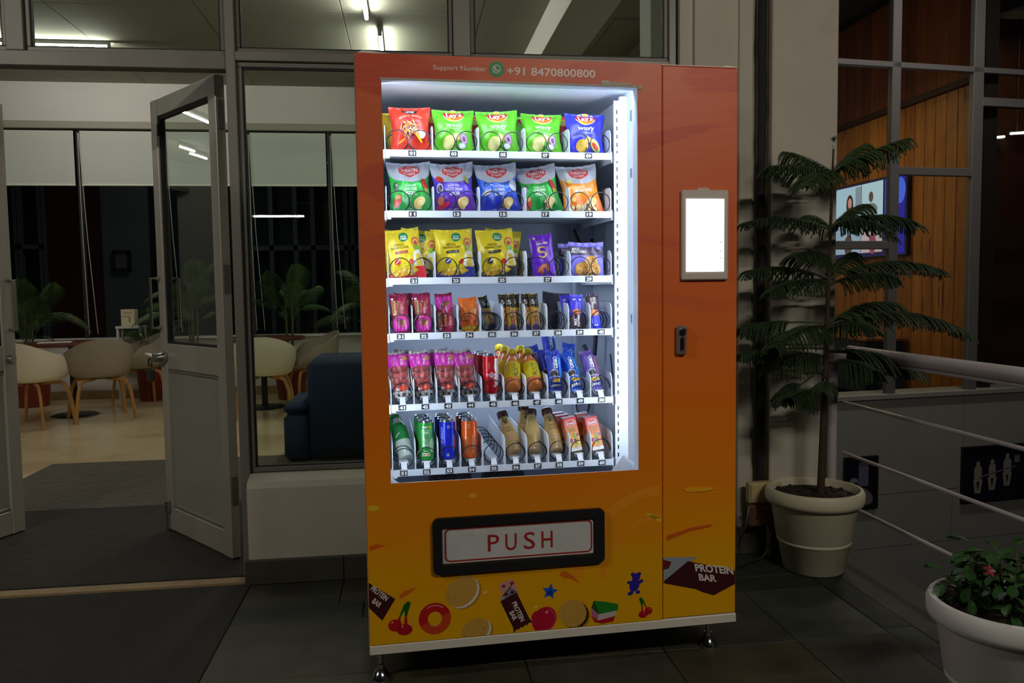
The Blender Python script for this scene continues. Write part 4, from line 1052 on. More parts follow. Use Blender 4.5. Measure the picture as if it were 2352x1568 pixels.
def p_maxc():
    p = Pr(.122); LV = L3(126, 116, 220)
    p.rect(0, .92, 1.0, .12, L3(138, 126, 226)).rect(0, .73, 1.0, .24, L3(72, 60, 84)).txt('MAX', -.31, .79, .075, WH, w=.20, rot=.03, bold=.03).txt('PROTEIN', -.23, .71, .07, WH, w=.40, bold=.03).txt('choco chip cookies', -.12, .62, .03, L3(150, 140, 190), w=.5)
    for x, y_, r_ in ((.12, .44, .19), (-.14, .24, .20), (.18, .22, .20), (.04, .10, .12)):
        p.ell(x, y_, r_, r_*.9, L3(196, 140, 60)).ell(x-.01, y_+.01, r_*.8, r_*.7, L3(206, 152, 76))
        for k in range(4): p.ell(x+r_*.5*cos(k*1.7+x*9), y_+r_*.45*sin(k*1.7+x*9), .02, .018, L3(70, 40, 30), n=8)
    p.ell(.38, .45, .07, .06, L3(150, 150, 230)).ell(.34, .80, .06, .05, L3(110, 100, 190))
    return p
m_maxc = Bag(.122, .120, .030, pinch=.02, crimp=.012, p=4, q=.4, seed=43).mesh('cookie_bag', L3(140, 132, 236), p_maxc())
put('cookie_bag', m_maxc, 'lilac cookie bag with brown band above tag twenty-nine', 'cookie bag', 'lilac cookie bags on the third shelf', .758, .236, Z[2], 8, 1, -4)
put('cookie_bag', m_maxc, 'second lilac cookie bag behind the front one above tag twenty-nine', 'cookie bag', 'lilac cookie bags on the third shelf', .742, .30, Z[2], 6, -2)
# ---------------------------------------------------------------- row 4: biscuits and bars
GOLD = L3(206, 166, 96)
def p_fantasy(fl):
    p = Pr(.058); MG = L3(200, 40, 156)
    f = (lambda y_: 2.3-y_) if fl else (lambda y_: y_)
    rt = -PI/2 if not fl else PI/2
    p.poly([(-.46, f(.18)), (-.46, f(.78)), (-.2, f(.98)), (.2, f(.98)), (.46, f(.78)), (.46, f(.18))], MG)
    p.poly([(-.28, .0), (-.04, .30), (.34, .24), (.06, -.1)], L3(120, 60, 60), 0, f(.62)-.1).poly([(-.14, -.05), (.20, .28), (.30, .22), (.02, -.12)], L3(150, 84, 60), .05, f(.62)-.12).ring(.0, f(.62), .24, .26, GOLD, -.8, .4, n=8).ell(-.12, f(.80), .14, .10, L3(110, 46, 50), .5)
    p.txt('Dark', .22, f(1.62), .20, GOLD, w=.46, rot=rt).txt('Fantasy', -.06, f(1.55), .18, GOLD, w=.66, rot=rt)
    p.rect(-.32, f(1.50), .19, .80, GOLD).txt('Bourbon', -.32, f(1.50), .13, L3(110, 20, 50), w=.66, rot=rt, bold=.02).rect(-.36, f(2.0), .12, .10, WH)
    return p
bf = Bag(.058, .135, .030, pinch=.02, crimp=.008, p=4.5, q=.22, seed=51)
m_f1 = bf.mesh('fantasy', L3(146, 24, 64), p_fantasy(False)); m_f2 = bf.mesh('fantasy', L3(146, 24, 64), p_fantasy(True))
g4 = 'maroon biscuit packs on the fourth shelf'
put('biscuit_pack', m_f1, 'maroon and magenta biscuit pack above tag thirty-one', 'biscuit pack', g4, .128, .236, Z[3], 12, -4, 4)
put('biscuit_pack', m_f1, 'maroon and magenta biscuit pack above tag thirty-two', 'biscuit pack', g4, .200, .236, Z[3], 12, -2)
put('biscuit_pack', m_f2, 'maroon and magenta biscuit pack above tag thirty-three with its magenta end up', 'biscuit pack', g4, .278, .236, Z[3], 12, -5, -3)
put('biscuit_pack', m_f1, 'second maroon biscuit pack behind the one above tag thirty-one', 'biscuit pack', g4, .130, .285, Z[3], 8, 2)
put('biscuit_pack', m_f1, 'second maroon biscuit pack behind the one above tag thirty-two', 'biscuit pack', g4, .197, .285, Z[3], 8, -3)
def p_cake():
    p = Pr(.062); rn = random.Random(11)
    p.poly([(-.5, 0), (.5, 0), (.5, .42), (.2, .34), (-.1, .40), (-.5, .30)], L3(220, 206, 50))
    for k in range(34): p.ell(rn.uniform(-.4, .4), rn.uniform(.38, .95), rn.uniform(.05, .12), rn.uniform(.02, .05), rn.choice((L3(226, 130, 60), L3(190, 80, 60), L3(240, 170, 90), L3(214, 100, 40), L3(200, 140, 120))), rn.random()*3, n=8)
    p.ell(.2, 1.14, .18, .15, L3(220, 150, 90)).txt('Cake', .2, 1.14, .10, L3(250, 220, 150), w=.26)
    return p
m_ck = Bag(.064, .118, .036, pinch=.05, crimp=.012, p=3, q=.35, seed=53).mesh('cake', L3(240, 120, 40), p_cake())
put('cake_pack', m_ck, 'orange and yellow cake pack above tag thirty-four', 'cake pack', None, .356, .240, Z[3], 8, -3, 5)
def p_star():
    p = Pr(.032)
    p.poly([(-.5, 2.55), (.5, 2.55), (.5, 4.0), (-.5, 4.0)], L3(26, 22, 24)).txt('5', -.1, 3.2, .5, WH, w=.36, bold=.02)
    p.txt('5STAR', .08, 1.55, .46, L3(250, 240, 230), w=1.62, rot=PI/2, bold=.06, slant=.2).txt('5STAR', .08, 1.55, .40, L3(190, 40, 40), w=1.54, rot=PI/2, bold=.03, slant=.2)
    p.ell(0, .45, .42, .34, L3(90, 80, 140)).ell(-.3, 2.5, .2, .2, L3(220, 140, 60))
    return p
m_st = Bag(.032, .130, .020, pinch=.02, crimp=.012, p=3, q=.22, seed=55).mesh('bar', L3(216, 176, 30), p_star())
g5 = 'gold and black chocolate bars on the fourth shelf'
for lb, u, d, ln, rl in (('front gold and black chocolate bar above tag thirty-six', .500, .232, 13, -3), ('gold and black chocolate bar left of the front one above tag thirty-six', .482, .252, 13, -4), ('gold and black chocolate bar behind the front one above tag thirty-six', .512, .268, 13, 3),
        ('front gold and black chocolate bar above tag thirty-seven', .580, .232, 13, -2), ('gold and black chocolate bar left of the front one above tag thirty-seven', .556, .245, 13, -2), ('gold and black chocolate bar behind the front one above tag thirty-seven', .570, .275, 13, 2), ('gold chocolate bar lying back behind the empty coil above tag thirty-five', .450, .36, 20, -14)):
    put('chocolate_bar', m_st, lb, 'chocolate bar', g5, u, d, Z[3], ln, rl)
def p_mp(a):
    p = Pr(.046); VI, BR = L3(84, 74, 226), L3(76, 54, 64)
    if a:
        p.poly([(-.5, 0), (.5, 0), (.5, 1.05), (.2, 1.25), (-.2, 1.25), (-.5, 1.05)], BR).ell(0, 1.40, .36, .20, L3(206, 110, 60)).ell(.05, 1.45, .26, .12, L3(226, 140, 80)).txt('MAX', -.14, .62, .22, WH, w=.5, rot=PI/2, bold=.03).txt('PROTEIN', .10, .70, .18, WH, w=.85, rot=PI/2, bold=.02)
        p.rect(-.2, 2.3, .2, .1, WH, .3).rect(.25, 2.3, .2, .1, WH)
    else:
        p.poly([(-.5, 1.5), (.5, 1.5), (.5, 2.7), (-.5, 2.7)], BR).ell(0, 1.28, .40, .26, L3(196, 110, 60)).ell(.06, 1.34, .24, .13, L3(226, 150, 90)).txt('MAX', .12, 2.2, .22, WH, w=.5, rot=-PI/2, bold=.03).txt('PROTEIN', -.12, 2.0, .18, WH, w=.85, rot=-PI/2, bold=.02).rect(.1, .35, .3, .08, WH)
    return p
bm = Bag(.046, .125, .022, pinch=.02, crimp=.010, p=3.5, q=.25, seed=57)
m_mp1, m_mp2 = bm.mesh('pbar', L3(88, 76, 232), p_mp(True)), bm.mesh('pbar', L3(70, 66, 226), p_mp(False))
g6 = 'violet protein bars on the fourth shelf'
put('protein_bar', m_mp1, 'violet and brown protein bar with orange swirl above tag thirty-nine', 'protein bar', g6, .722, .234, Z[3], 14, 3)
put('protein_bar', m_mp1, 'violet protein bar leaning left behind the front one above tag thirty-nine', 'protein bar', g6, .712, .262, Z[3], 14, -7)
put('protein_bar', Bag(.10, .13, .03, seed=58).mesh('brownbag', L3(70, 58, 66)), 'dark brown snack bag behind the empty coil above tag thirty-eight', 'snack bag', None, .672, .36, Z[3], 10, 6)
put('protein_bar', m_mp2, 'brown-topped violet protein bar above tag forty', 'protein bar', g6, .788, .238, Z[3], 12, -2)
# ---------------------------------------------------------------- row 5
def gingham(p, y0, y1, n=7, w=.98):
    c = w/n
    p.rect(0, (y0+y1)/2, w, y1-y0, L3(226, 222, 216))
    m_ = max(1, int(round((y1-y0)/c)))
    for j in range(m_):
        for i in range(n):
            if i % 2 == 0 and j % 2 == 0: p.rect(-w/2+c*(i+.5), y0+c*(j+.5), c, c, L3(40, 34, 36))
            elif i % 2 == 0 or j % 2 == 0: p.rect(-w/2+c*(i+.5), y0+c*(j+.5), c, c, L3(172, 166, 164))
def p_cup():
    p = Pr(.062)
    gingham(p, .02, .50); gingham(p, 2.16, 2.38)
    p.poly([(-.44, .4), (-.40, .55), (.40, .55), (.44, .4), (.44, 1.55), (-.44, 1.55)], L3(150, 110, 110))
    for y_, c in ((.50, (150, 56, 46)), (.78, (136, 48, 46)), (1.10, (146, 54, 52)), (1.42, (126, 46, 46))): p.ell(0, y_, .38, .22, L3(96, 34, 34)).ell(0, y_+.04, .36, .19, L3(*c)).ell(0, y_+.05, .27, .12, L3(c[0]+16, c[1]+10, c[2]+8))
    p.ell(.1, .42, .2, .10, L3(206, 70, 50))
    p.rect(0, 1.86, .92, .62, L3(190, 40, 156)).txt('CAKES', .18, 1.86, .17, WH, w=.46, rot=-PI/2, bold=.03).txt('red velvet', -.02, 1.86, .07, L3(230, 150, 210), w=.4, rot=-PI/2).rect(-.2, 1.86, .02, .46, L3(240, 190, 226)).ell(.36, 1.95, .08, .12, L3(190, 130, 60))
    p.rect(-.42, .9, .06, .5, L3(70, 46, 30)).rect(.43, 1.0, .02, 1.0, L3(220, 214, 210)).rect(-.46, 1.0, .02, 1.0, L3(220, 214, 210)).rect(-.16, .42, .10, .10, WH).ell(-.16, .42, .03, .03, BK, n=8)
    return p
m_cup = Bag(.064, .150, .040, pinch=.03, crimp=.012, p=3, q=.28, seed=61).mesh('cupcake', L3(176, 160, 160), p_cup())
g7 = 'checked cake packs on the fifth shelf'
for k, (lb, u, d, ln, rl, yw) in enumerate((('checked cake pack with magenta label above tag forty-one', .122, .236, 16, -5, 5), ('checked cake pack with magenta label above tag forty-two', .194, .236, 14, -4, 3), ('checked cake pack with magenta label above tag forty-three', .270, .236, 12, -1, -3), ('checked cake pack with magenta label above tag forty-four', .344, .236, 12, -7, 4), ('second checked cake pack behind the one above tag forty-one', .128, .29, 12, 3, 0), ('second checked cake pack behind the one above tag forty-three', .264, .29, 12, -4, 0))):
    put('cake_pack', m_cup, lb, 'cake pack', g7, u, d, Z[4], ln, rl, yw)
# cans
def can_parts(R_, Hh, col, pr):
    mb = MB().lathe([(R_*.80, .002), (R_*.88, .001), (R_*.97, .008), (R_, .014), (R_, Hh-.016), (R_*.95, Hh-.008)], 28, col)
    body = mb.mesh('can_body', M_can, True, 50)
    lid = MB().lathe([(R_*.95, Hh-.008), (R_*.87, Hh-.004), (R_*.89, Hh-.001), (R_*.86, Hh), (R_*.83, Hh-.001), (R_*.81, Hh-.005), (0, Hh-.005)], 28).lathe([(R_*.80, .002), (R_*.74, .001), (R_*.6, .006), (0, .008)], 28).mesh('can_lid', M_tin)
    tab = MB().prism([(.006*cos(a), .011*sin(a)-.004) for a in [2*PI*k/14 for k in range(14)]], Hh-.0045, Hh-.0035, axis='z').mesh('pull_tab', M_tin)
    mb = MB(); pr.lay(mb, surf(lambda x, y_: Vector((R_*sin(x/R_), -R_*cos(x/R_), y_))), .0002, .00005, maxlen=.005)
    return body, lid, tab, mb.mesh('printed_artwork', M_can)
def can(parts, label, group, u, d, z, yaw=0.):
    r = empty('drink_can', label=label, cat='can', group=group)
    for n_, me in zip(('can_body', 'can_lid', 'pull_tab', 'printed_artwork'), parts): link(n_, me, r)
    return place(r, u, d, z, 2, 0, yaw)
p = Pr().poly([(.008, .02), (.012, .045), (.016, .07), (.008, .085), (.012, .118), (.03, .118), (.034, .08), (.03, .03)], L3(226, 216, 220)).poly([(-.012, .062), (0, .074), (.010, .062), (0, .052)], L3(190, 200, 224)).poly([(-.012, .062), (-.024, .064), (0, .070), (.022, .066), (.010, .060)], L3(210, 150, 160))
p.txt('Red Bull', .010, .046, .011, L3(240, 220, 220), w=.044, rot=PI/2, bold=.02)
for k in range(5): p.rect(-.012+.0015*k, .094, .0006, .018+.004*(k % 3), L3(240, 170, 160))
for k in range(6): p.rect(-.014, .012+k*.003, .006, .001, L3(236, 150, 140))
can_red = can_parts(.0265, .134, L3(206, 34, 42), p)
p = Pr().rect(.0, .075, .030, .060, L3(150, 200, 150))
for k in range(13): p.rect(random.uniform(-.002, .002), .032+k*.0068, random.uniform(.014, .026), .0022, L3(60, 150, 70) if k % 3 else L3(200, 226, 200))
p.rect(.003, .080, .014, .018, L3(80, 160, 90)).rect(-.004, .112, .016, .006, WH).ell(.014, .112, .0055, .0055, L3(196, 206, 40)).rect(.0, .021, .026, .011, L3(236, 236, 220)).ell(.007, .021, .004, .004, L3(236, 170, 40)).rect(-.007, .021, .008, .003, L3(60, 60, 60)).ell(.020, .05, .008, .024, L3(190, 226, 190))
can_grn = can_parts(.0270, .134, L3(44, 150, 60), p)
p = Pr().txt('ENERGY', -.020, .082, .010, L3(190, 200, 236), w=.056, rot=PI/2, bold=.02).ell(.004, .110, .0055, .0055, L3(190, 200, 240)).ell(.004, .110, .0045, .0045, L3(40, 50, 200)).txt('W', .004, .110, .005, WH).rect(.0, .016, .008, .008, L3(190, 226, 236)).ell(0, .016, .002, .002, L3(20, 90, 60)).ell(.022, .055, .008, .03, L3(70, 110, 230)).ell(.026, .055, .005, .02, L3(206, 60, 70))
for k in range(16): p.rect(-.021, .014+.0032*k, .009, .0012, L3(150, 160, 210))
can_blu = can_parts(.0270, .134, L3(36, 48, 206), p)
p = Pr().txt('ENERGY', .012, .050, .009, L3(246, 210, 180), w=.06, rot=PI/2, bold=.02)
for k in range(20): p.rect(-.012, .016+.003*k, .014, .0012, L3(246, 170, 110))
for k in range(4): p.rect(-.004, .104+.004*k, .012, .0012, L3(250, 200, 160))
can_org = can_parts(.0270, .134, L3(236, 104, 40), p)
g8 = 'red drink cans on the fifth shelf'
can(can_red, 'front red drink can above tag forty-five', g8, .423, .246, Z[4]); can(can_red, 'second red drink can behind the front one above tag forty-five', g8, .410, .303, Z[4], 6); can(can_red, 'rearmost red drink can above tag forty-five', g8, .404, .362, Z[4], -20)
for cn, tg, u in ((can_grn, ('green', 'fifty-two'), .200), (can_blu, ('blue', 'fifty-three'), .272), (can_org, ('orange', 'fifty-four'), .3465)):
    for k, wd_ in enumerate(('front %s drink can above tag %s', 'second %s drink can behind the front one above tag %s', 'rearmost %s drink can above tag %s')):
        can(cn, wd_ % tg, '%s drink cans on the lowest shelf' % tg[0], u-.003*k, .246+.057*k, Z[5], -4+k*5)
# bottles
def bottle(prof, ncap, body_col, cap_col, label_rng, label_col, pr, name, fill=None):
    """prof [(r,z)], the last ncap points make the cap"""
    def R_(z):
        for i in range(len(prof)-1):
            if prof[i][1] <= z <= prof[i+1][1] and prof[i+1][1] > prof[i][1]:
                t = (z-prof[i][1])/(prof[i+1][1]-prof[i][1]); return prof[i][0]+(prof[i+1][0]-prof[i][0])*t
        return prof[-1][0]
    body = MB().lathe(prof[:len(prof)-ncap+1], 26, body_col).mesh('bottle_body', M_gloss, True, 50)
    cz = prof[len(prof)-ncap]
    capm = MB().lathe([(cz[0]+.002, cz[1])]+[(r+.002, z) for r, z in prof[len(prof)-ncap:]]+[(0, prof[-1][1]+.001)], 22, cap_col).mesh('bottle_cap', M_gloss, True, 40)
    lz0, lz1 = label_rng; n = 14
    lab = MB().lathe([(R_(lz0+(lz1-lz0)*k/n)+.0005, lz0+(lz1-lz0)*k/n) for k in range(n+1)], 26, label_col)
    rr_ = R_((lz0+lz1)/2)
    def fn(x, y_): a = x/rr_; q = R_(y_)+.0005; return Vector((q*sin(a), -q*cos(a), y_))
    pr.lay(lab, surf(fn), .0003, .00006, maxlen=.006)
    return body, capm, lab.mesh('label', M_gloss, True, 50)
def put_bottle(parts, label, group, u, d, z, lean, roll, yaw=0., spin=0., nm='drink_bottle'):
    r = empty(nm, label=label, cat='bottle', group=group)
    for n_, me in zip(('bottle_body', 'bottle_cap', 'label'), parts):
        o = link(n_, me, r); o.rotation_euler = (0, 0, math.radians(spin))
    return place(r, u, d, z, lean, roll, yaw)
OJ = L3(222, 128, 60)
p = Pr().txt('FROOTI', .006, .070, .017, L3(60, 90, 40), w=.056, rot=PI/2, bold=.02).rect(-.006, .070, .0010, .058, L3(60, 80, 40)).rect(.0175, .070, .0010, .058, L3(60, 80, 40))
for k in range(10): p.ell(-.016+random.uniform(-.006, .006), .05+k*.005, .003, .002, L3(190, 200, 40), k, n=7)
fro = bottle([(0, .004), (.016, .001), (.024, .004), (.028, .012), (.0285, .035), (.0285, .10), (.026, .112), (.018, .130), (.014, .138), (.014, .142), (.0145, .146), (.0155, .150), (.0155, .166), (.013, .169)], 4, OJ, L3(240, 214, 20), (.040, .104), L3(238, 214, 30), p, 'frooti')
g9 = 'orange juice bottles with yellow caps on the fifth shelf'
for lb, u, d, ln, rl in (('front juice bottle with yellow label above tag forty-six', .500, .250, 40, 7), ('second juice bottle behind the front one above tag forty-six', .492, .31, 36, 3), ('rearmost juice bottle above tag forty-six', .485, .365, 34, 1), ('front juice bottle with yellow label above tag forty-seven', .578, .250, 40, -3), ('second juice bottle behind the front one above tag forty-seven', .566, .31, 36, -4)):
    put_bottle(fro, lb, g9, u, d, Z[4]+.004, ln, rl)
def p_oreo(c2):
    p = Pr(.046); NB = L3(26, 40, 130)
    p.poly([(-.5, .15), (.5, .15), (.5, .55), (-.5, .50)], NB)
    p.ell(-.05, 1.25, .30, .30, L3(200, 206, 220)).ell(-.05, 1.22, .28, .26, L3(36, 30, 34)).ell(-.05, 1.22, .18, .16, L3(54, 48, 52)).ring(0, .88, .34, .44, WH, .2, 2.9, n=14, ry=.4)
    p.txt('OREO', .10, 2.05, .26, WH, w=.92, rot=-PI/2, bold=.06)
    p.rrect(.06, .72, .56, .26, .06, L3(236, 200, 50)).txt('62', .06, .72, .17, L3(120, 80, 20), w=.34, bold=.03).ell(-.2, .35, .14, .1, WH).txt('OREO', .1, .36, .15, WH, w=.6, bold=.05)
    p.poly([(.3, 1.0), (.5, 1.0), (.5, 2.4), (.3, 2.4)], c2)
    return p
bo = Bag(.048, .140, .044, pinch=.02, crimp=.014, p=2.2, q=.2, seed=71)
m_o1 = bo.mesh('oreo', L3(52, 76, 206), p_oreo(L3(70, 140, 230))); m_o2 = bo.mesh('oreo', L3(40, 92, 214), p_oreo(L3(60, 140, 236))); m_o3 = bo.mesh('oreo', L3(110, 86, 170), p_oreo(L3(170, 90, 140)))
g10 = 'blue cream biscuit packs on the fifth shelf'
put('biscuit_pack', m_o1, 'front blue cream biscuit pack with yellow flash above tag forty-eight', 'biscuit pack', g10, .648, .246, Z[4], 16, -2, -4)
put('biscuit_pack', m_o1, 'second blue cream biscuit pack behind the front one above tag forty-eight', 'biscuit pack', g10, .638, .30, Z[4], 14, -5)
put('biscuit_pack', m_o1, 'rearmost blue cream biscuit pack above tag forty-eight', 'biscuit pack', g10, .62, .36, Z[4]+.01, 10, -12)
put('biscuit_pack', m_o2, 'light blue cream biscuit pack sliding left above tag forty-nine', 'biscuit pack', g10, .722, .246, Z[4], 26, -10, 3)
put('biscuit_pack', m_o2, 'second light blue cream biscuit pack behind the one above tag forty-nine', 'biscuit pack', g10, .70, .315, Z[4]+.02, 16, 10)
put('biscuit_pack', m_o1, 'blue biscuit pack piled high at the back above tag forty-nine', 'biscuit pack', g10, .672, .40, Z[4]+.06, 10, -5)
put('biscuit_pack', m_o3, 'purple and blue cream biscuit pack above tag fifty', 'biscuit pack', g10, .792, .246, Z[4], 20, -10, 2)
# ---------------------------------------------------------------- row 6
p = Pr()
p.rect(-.01, .085, .02, .004, L3(200, 220, 200), .6)
tube_ = bottle([(0, .004), (.018, .001), (.0255, .003), (.0265, .010), (.0265, .12), (.022, .134), (.012, .150), (.012, .154), (.013, .157), (.0135, .160), (.0135, .170), (.011, .172)], 4, L3(186, 198, 188), L3(26, 96, 44), (.066, .133), L3(32, 116, 56), p, 'tube')
put_bottle(tube_, 'green-topped pale drink bottle above tag fifty-one, lying back to the left', 'pale green bottles on the lowest shelf', .136, .255, Z[5]+.002, 38, -14)
put_bottle(tube_, 'second green-topped bottle behind the one above tag fifty-one', 'pale green bottles on the lowest shelf', .115, .335, Z[5]+.002, 22, -8)
BG = L3(206, 176, 112)
p = Pr().txt('M', 0, .112, .010, L3(60, 44, 40), bold=.03).rect(0, .124, .026, .0015, L3(70, 54, 50)).rect(0, .1215, .026, .0008, L3(70, 54, 50)).txt('COLD', 0, .090, .0085, L3(90, 66, 46), w=.028).txt('COFFEE', 0, .077, .0085, L3(90, 66, 46), w=.036).rect(0, .050, .020, .007, L3(206, 150, 150)).rect(0, .062, .03, .0012, L3(150, 120, 80)).rect(0, .036, .024, .001, L3(160, 130, 90))
cof = bottle([(0, .004), (.018, .001), (.0255, .004), (.0275, .012), (.028, .04), (.0275, .075), (.0245, .098), (.019, .118), (.016, .132), (.0155, .136), (.016, .140), (.0175, .143), (.0175, .162), (.014, .165)], 4, L3(206, 170, 126), L3(70, 40, 36), (.022, .136), BG, p, 'coffee')
g11 = 'beige coffee bottles with brown caps on the lowest shelf'
for lb, u, d, ln, rl, sp in (('beige coffee bottle above tag fifty-six, leaning left', .503, .252, 36, -12, 0), ('front beige coffee bottle above tag fifty-seven, showing its back label', .566, .250, 34, 6, 150), ('second beige coffee bottle behind the front one above tag fifty-seven', .560, .31, 18, -2, 0), ('beige coffee bottle above tag fifty-eight', .648, .250, 34, -5, 0)):
    put_bottle(cof, lb, g11, u, d, Z[5]+.003, ln, rl, 0, sp)
def juice(c1, c2):
    mb = MB().box(-.0235, .0235, -.019, .019, 0, .118, c1, b=.002)
    for v in range(len(mb.v)):
        t = mb.v[v][2]/.118; mb.c[v] = tuple(c1[k]+(c2[k]-c1[k])*min(1, t*1.3) for k in range(3))
    mb.add([(-.0235, -.017, .118), (.0235, -.017, .118), (.0235, 0, .124), (-.0235, 0, .124), (-.0235, .017, .118), (.0235, .017, .118)], [(0, 1, 2, 3), (3, 2, 5, 4), (0, 3, 4), (1, 5, 2)], L3(150, 160, 190))
    me = mb.mesh('juice_box', M_carton, False)
    p = Pr(); rn = random.Random(13)
    p.rect(0, .006, .046, .012, L3(236, 232, 226)).txt('1L', .006, .013, .010, L3(80, 80, 80))
    for k in range(14): p.ell(rn.uniform(-.017, .017), rn.uniform(.022, .06), rn.uniform(.004, .009), rn.uniform(.003, .006), rn.choice((L3(226, 70, 60), L3(240, 170, 50), L3(120, 60, 120), L3(120, 160, 50), L3(236, 120, 60))), rn.random()*3, n=10)
    p.ell(0, .098, .019, .011, WH).ell(0, .098, .0175, .0095, L3(190, 26, 40)).txt('Réal', 0, .0975, .0095, WH, w=.026, rot=.12, bold=.02).rect(0, .075, .024, .004, L3(120, 140, 40)).rect(0, .068, .028, .002, L3(200, 80, 40))
    mb = MB(); p.lay(mb, plane_xz(-.019), .0003, .00005, maxlen=1)
    return me, mb.mesh('printed_artwork', M_carton, False)
j1, j2 = juice(L3(240, 206, 120), L3(206, 44, 50)), juice(L3(240, 150, 40), L3(200, 40, 46))
g12 = 'small juice cartons on the lowest shelf'
for m_, lb, u, d, ln, rl in ((j1, 'front red and yellow juice carton above tag fifty-nine', .714, .246, 16, -7), (j1, 'second juice carton behind the front one above tag fifty-nine', .700, .295, 14, -6), (j1, 'rearmost juice carton above tag fifty-nine', .688, .345, 12, -4), (j2, 'front orange-red juice carton above tag sixty', .792, .246, 16, -7), (j2, 'second orange-red juice carton behind the front one above tag sixty', .772, .315, 12, -5)):
    put('juice_carton', m_, lb, 'juice carton', g12, u, d, Z[5]+.002, ln, rl, 5)

# ================================================================== THE CAFE FURNITURE
M_oak = mat('oak_leg', lin((178, 132, 70)), .45, noise=.15, nscale=30, stretch=(1, 1, .1))
M_shellw = mat('shell_white', lin((222, 214, 190)), .5)
M_shellg = mat('shell_grey', lin((150, 140, 122)), .8, noise=.1, nscale=150)
M_dwood = mat('dark_wood_top', lin((88, 44, 30)), .35, noise=.2, nscale=12)
M_iron = mat('black_iron', lin((28, 26, 26)), .45)
def shell_mesh(m, t=.012):
    def rim(th):      # th=0 front, PI back: rim height above seat
        b = (1-cos(th))/2
        s_ = max(0, min(1, (b-.10)/.40)); s_ = s_*s_*(3-2*s_)
        return .02+.22*s_+.13*max(0, (b-.55)/.45)**1.3
    def pt(u, v, off=0.):
        th = 2*PI*u; rx, ry = .285, .265
        h = rim(th); c = -cos(th)          # +y is the back
        if v < .5: r_ = (v/.5)*.80; z = .43+.008*(v/.5)**3*(1 if True else 0)
        else:
            q = (v-.5)/.5; r_ = .80+.24*sin(q*PI/2)**.9; z = .438+h*(q**1.5)
        n = off
        return Vector(((rx*r_+n*(v > .5))*sin(th), (ry*r_+n*(v > .5))*c, z-(off if v <= .5 else 0)))
    mb = MB()
    mb.grid(lambda u, v: pt(u, v), 36, 18, flip=True, wrap=True).grid(lambda u, v: pt(u, v, t), 36, 18, wrap=True)
    n = 36
    v = [pt(k/n, 1) for k in range(n)]+[pt(k/n, 1, t) for k in range(n)]
    mb.add(v, [(k, (k+1) % n, n+(k+1) % n, n+k) for k in range(n)])
    return mb.mesh('seat_shell', m, True, 60)
SW, SG = shell_mesh(M_shellw), shell_mesh(M_shellg)
def leg_mesh(sx, sy):
    pts = []
    for k in range(9):
        t = k/8
        if t < .35: q = t/.35; pts.append((sx*(.06+.13*q), sy*(.05+.12*q), .405-.004*q))
        else:
            q = (t-.35)/.65; pts.append((sx*(.19+.045*q+.03*min(1, q*4)), sy*(.17+.03*q+.02*min(1, q*4)), .401-.401*q-.015*(1-q)*min(1, q*6)))
    return MB().tube(pts, [.019]*8+[.016], 8, flat=.75).mesh('leg', M_oak)
LEGS = [leg_mesh(a, b) for a in (-1, 1) for b in (-1, 1)]
def chair(loc, rz, grey, label):
    r = empty('tub_chair', (loc[0], loc[1], 0), rz, label, 'chair', 'tub chairs in the cafe')
    link('seat_shell', SG if grey else SW, r)
    for l in LEGS: link('leg', l, r)
    MB().box(-.10, .10, -.09, .09, .405, .42, b=.004).build('seat_plate', M_iron, r, False)
    return r
R = math.radians
chair((-3.54, 8.0), R(165), False, 'white tub chair at the left door leaf, tucked under the round table')
chair((-3.05, 8.32), R(-150), True, 'grey tub chair with oak legs standing in front of the round table')
chair((-2.96, 9.16), R(-60), True, 'grey tub chair behind the round table, beside the red pot')
def round_table(loc, label, r0=.44):
    r = empty('round_table', (loc[0], loc[1], 0), 0, label, 'table', 'round cafe tables')
    MB().lathe([(0, .725), (r0-.01, .725), (r0, .73), (r0, .748), (r0-.006, .752), (0, .752)], 40).build('tabletop', M_dwood, r)
    MB().tube([(0, 0, .01), (0, 0, .725)], .032, 14).build('pillar', M_iron, r)
    MB().lathe([(0, 0), (.22, 0), (.222, .006), (.2, .014), (.03, .02), (0, .02)], 36).build('base_plate', M_iron, r)
    return r
round_table((-3.42, 8.62), 'round dark wood cafe table seen through the open doorway')
o = MB().box(-.15, .15, -.105, .105, 0, .006, b=.001).build('menu_sheet', mat('paper', lin((206, 202, 186)), .7, noise=.15, nscale=40), None, False)
o.location = (-3.55, 8.55, .7525); o.rotation_euler = (0, 0, .3); tag(o, 'printed paper sheet lying on the round table', 'paper')
chair((-1.42, 8.05), R(185), False, 'white tub chair at the left edge of the fixed window')
chair((-1.04, 8.75), R(-70), True, 'grey tub chair between the white chair and the blue sofa')
round_table((-1.55, 8.75), 'round dark wood cafe table in the fixed window')
# blue sofa, seen from its end
M_sofa = mat('blue_velvet', lin((20, 44, 70)), .8, noise=.12, nscale=60)
so = empty('sofa', (-.46, 6.14, 0), 0, 'dark blue upholstered sofa behind the fixed window', 'sofa')
zt = atY(710, 826, 5.82).z; zs = atY(700, 935, 5.82).z
MB().box(-.28, .32, -.32, .32, .02, zt, b=.05).build('backrest', M_sofa, so, True, 50)
MB().box(-.45, -.275, -.32, .32, .02, zs-.05, b=.03).build('seat', M_sofa, so, True, 50)
MB().box(-.45, -.27, -.32, .32, zs-.05, zs+.03, b=.03).build('seat_cushion', M_sofa, so, True, 50)
mb = MB()
for a in (-.4, .26):
    for b_ in (-.27, .27): MB().tube([(a, b_, 0), (a, b_, .03)], .02, 8).build('foot', M_iron, so)

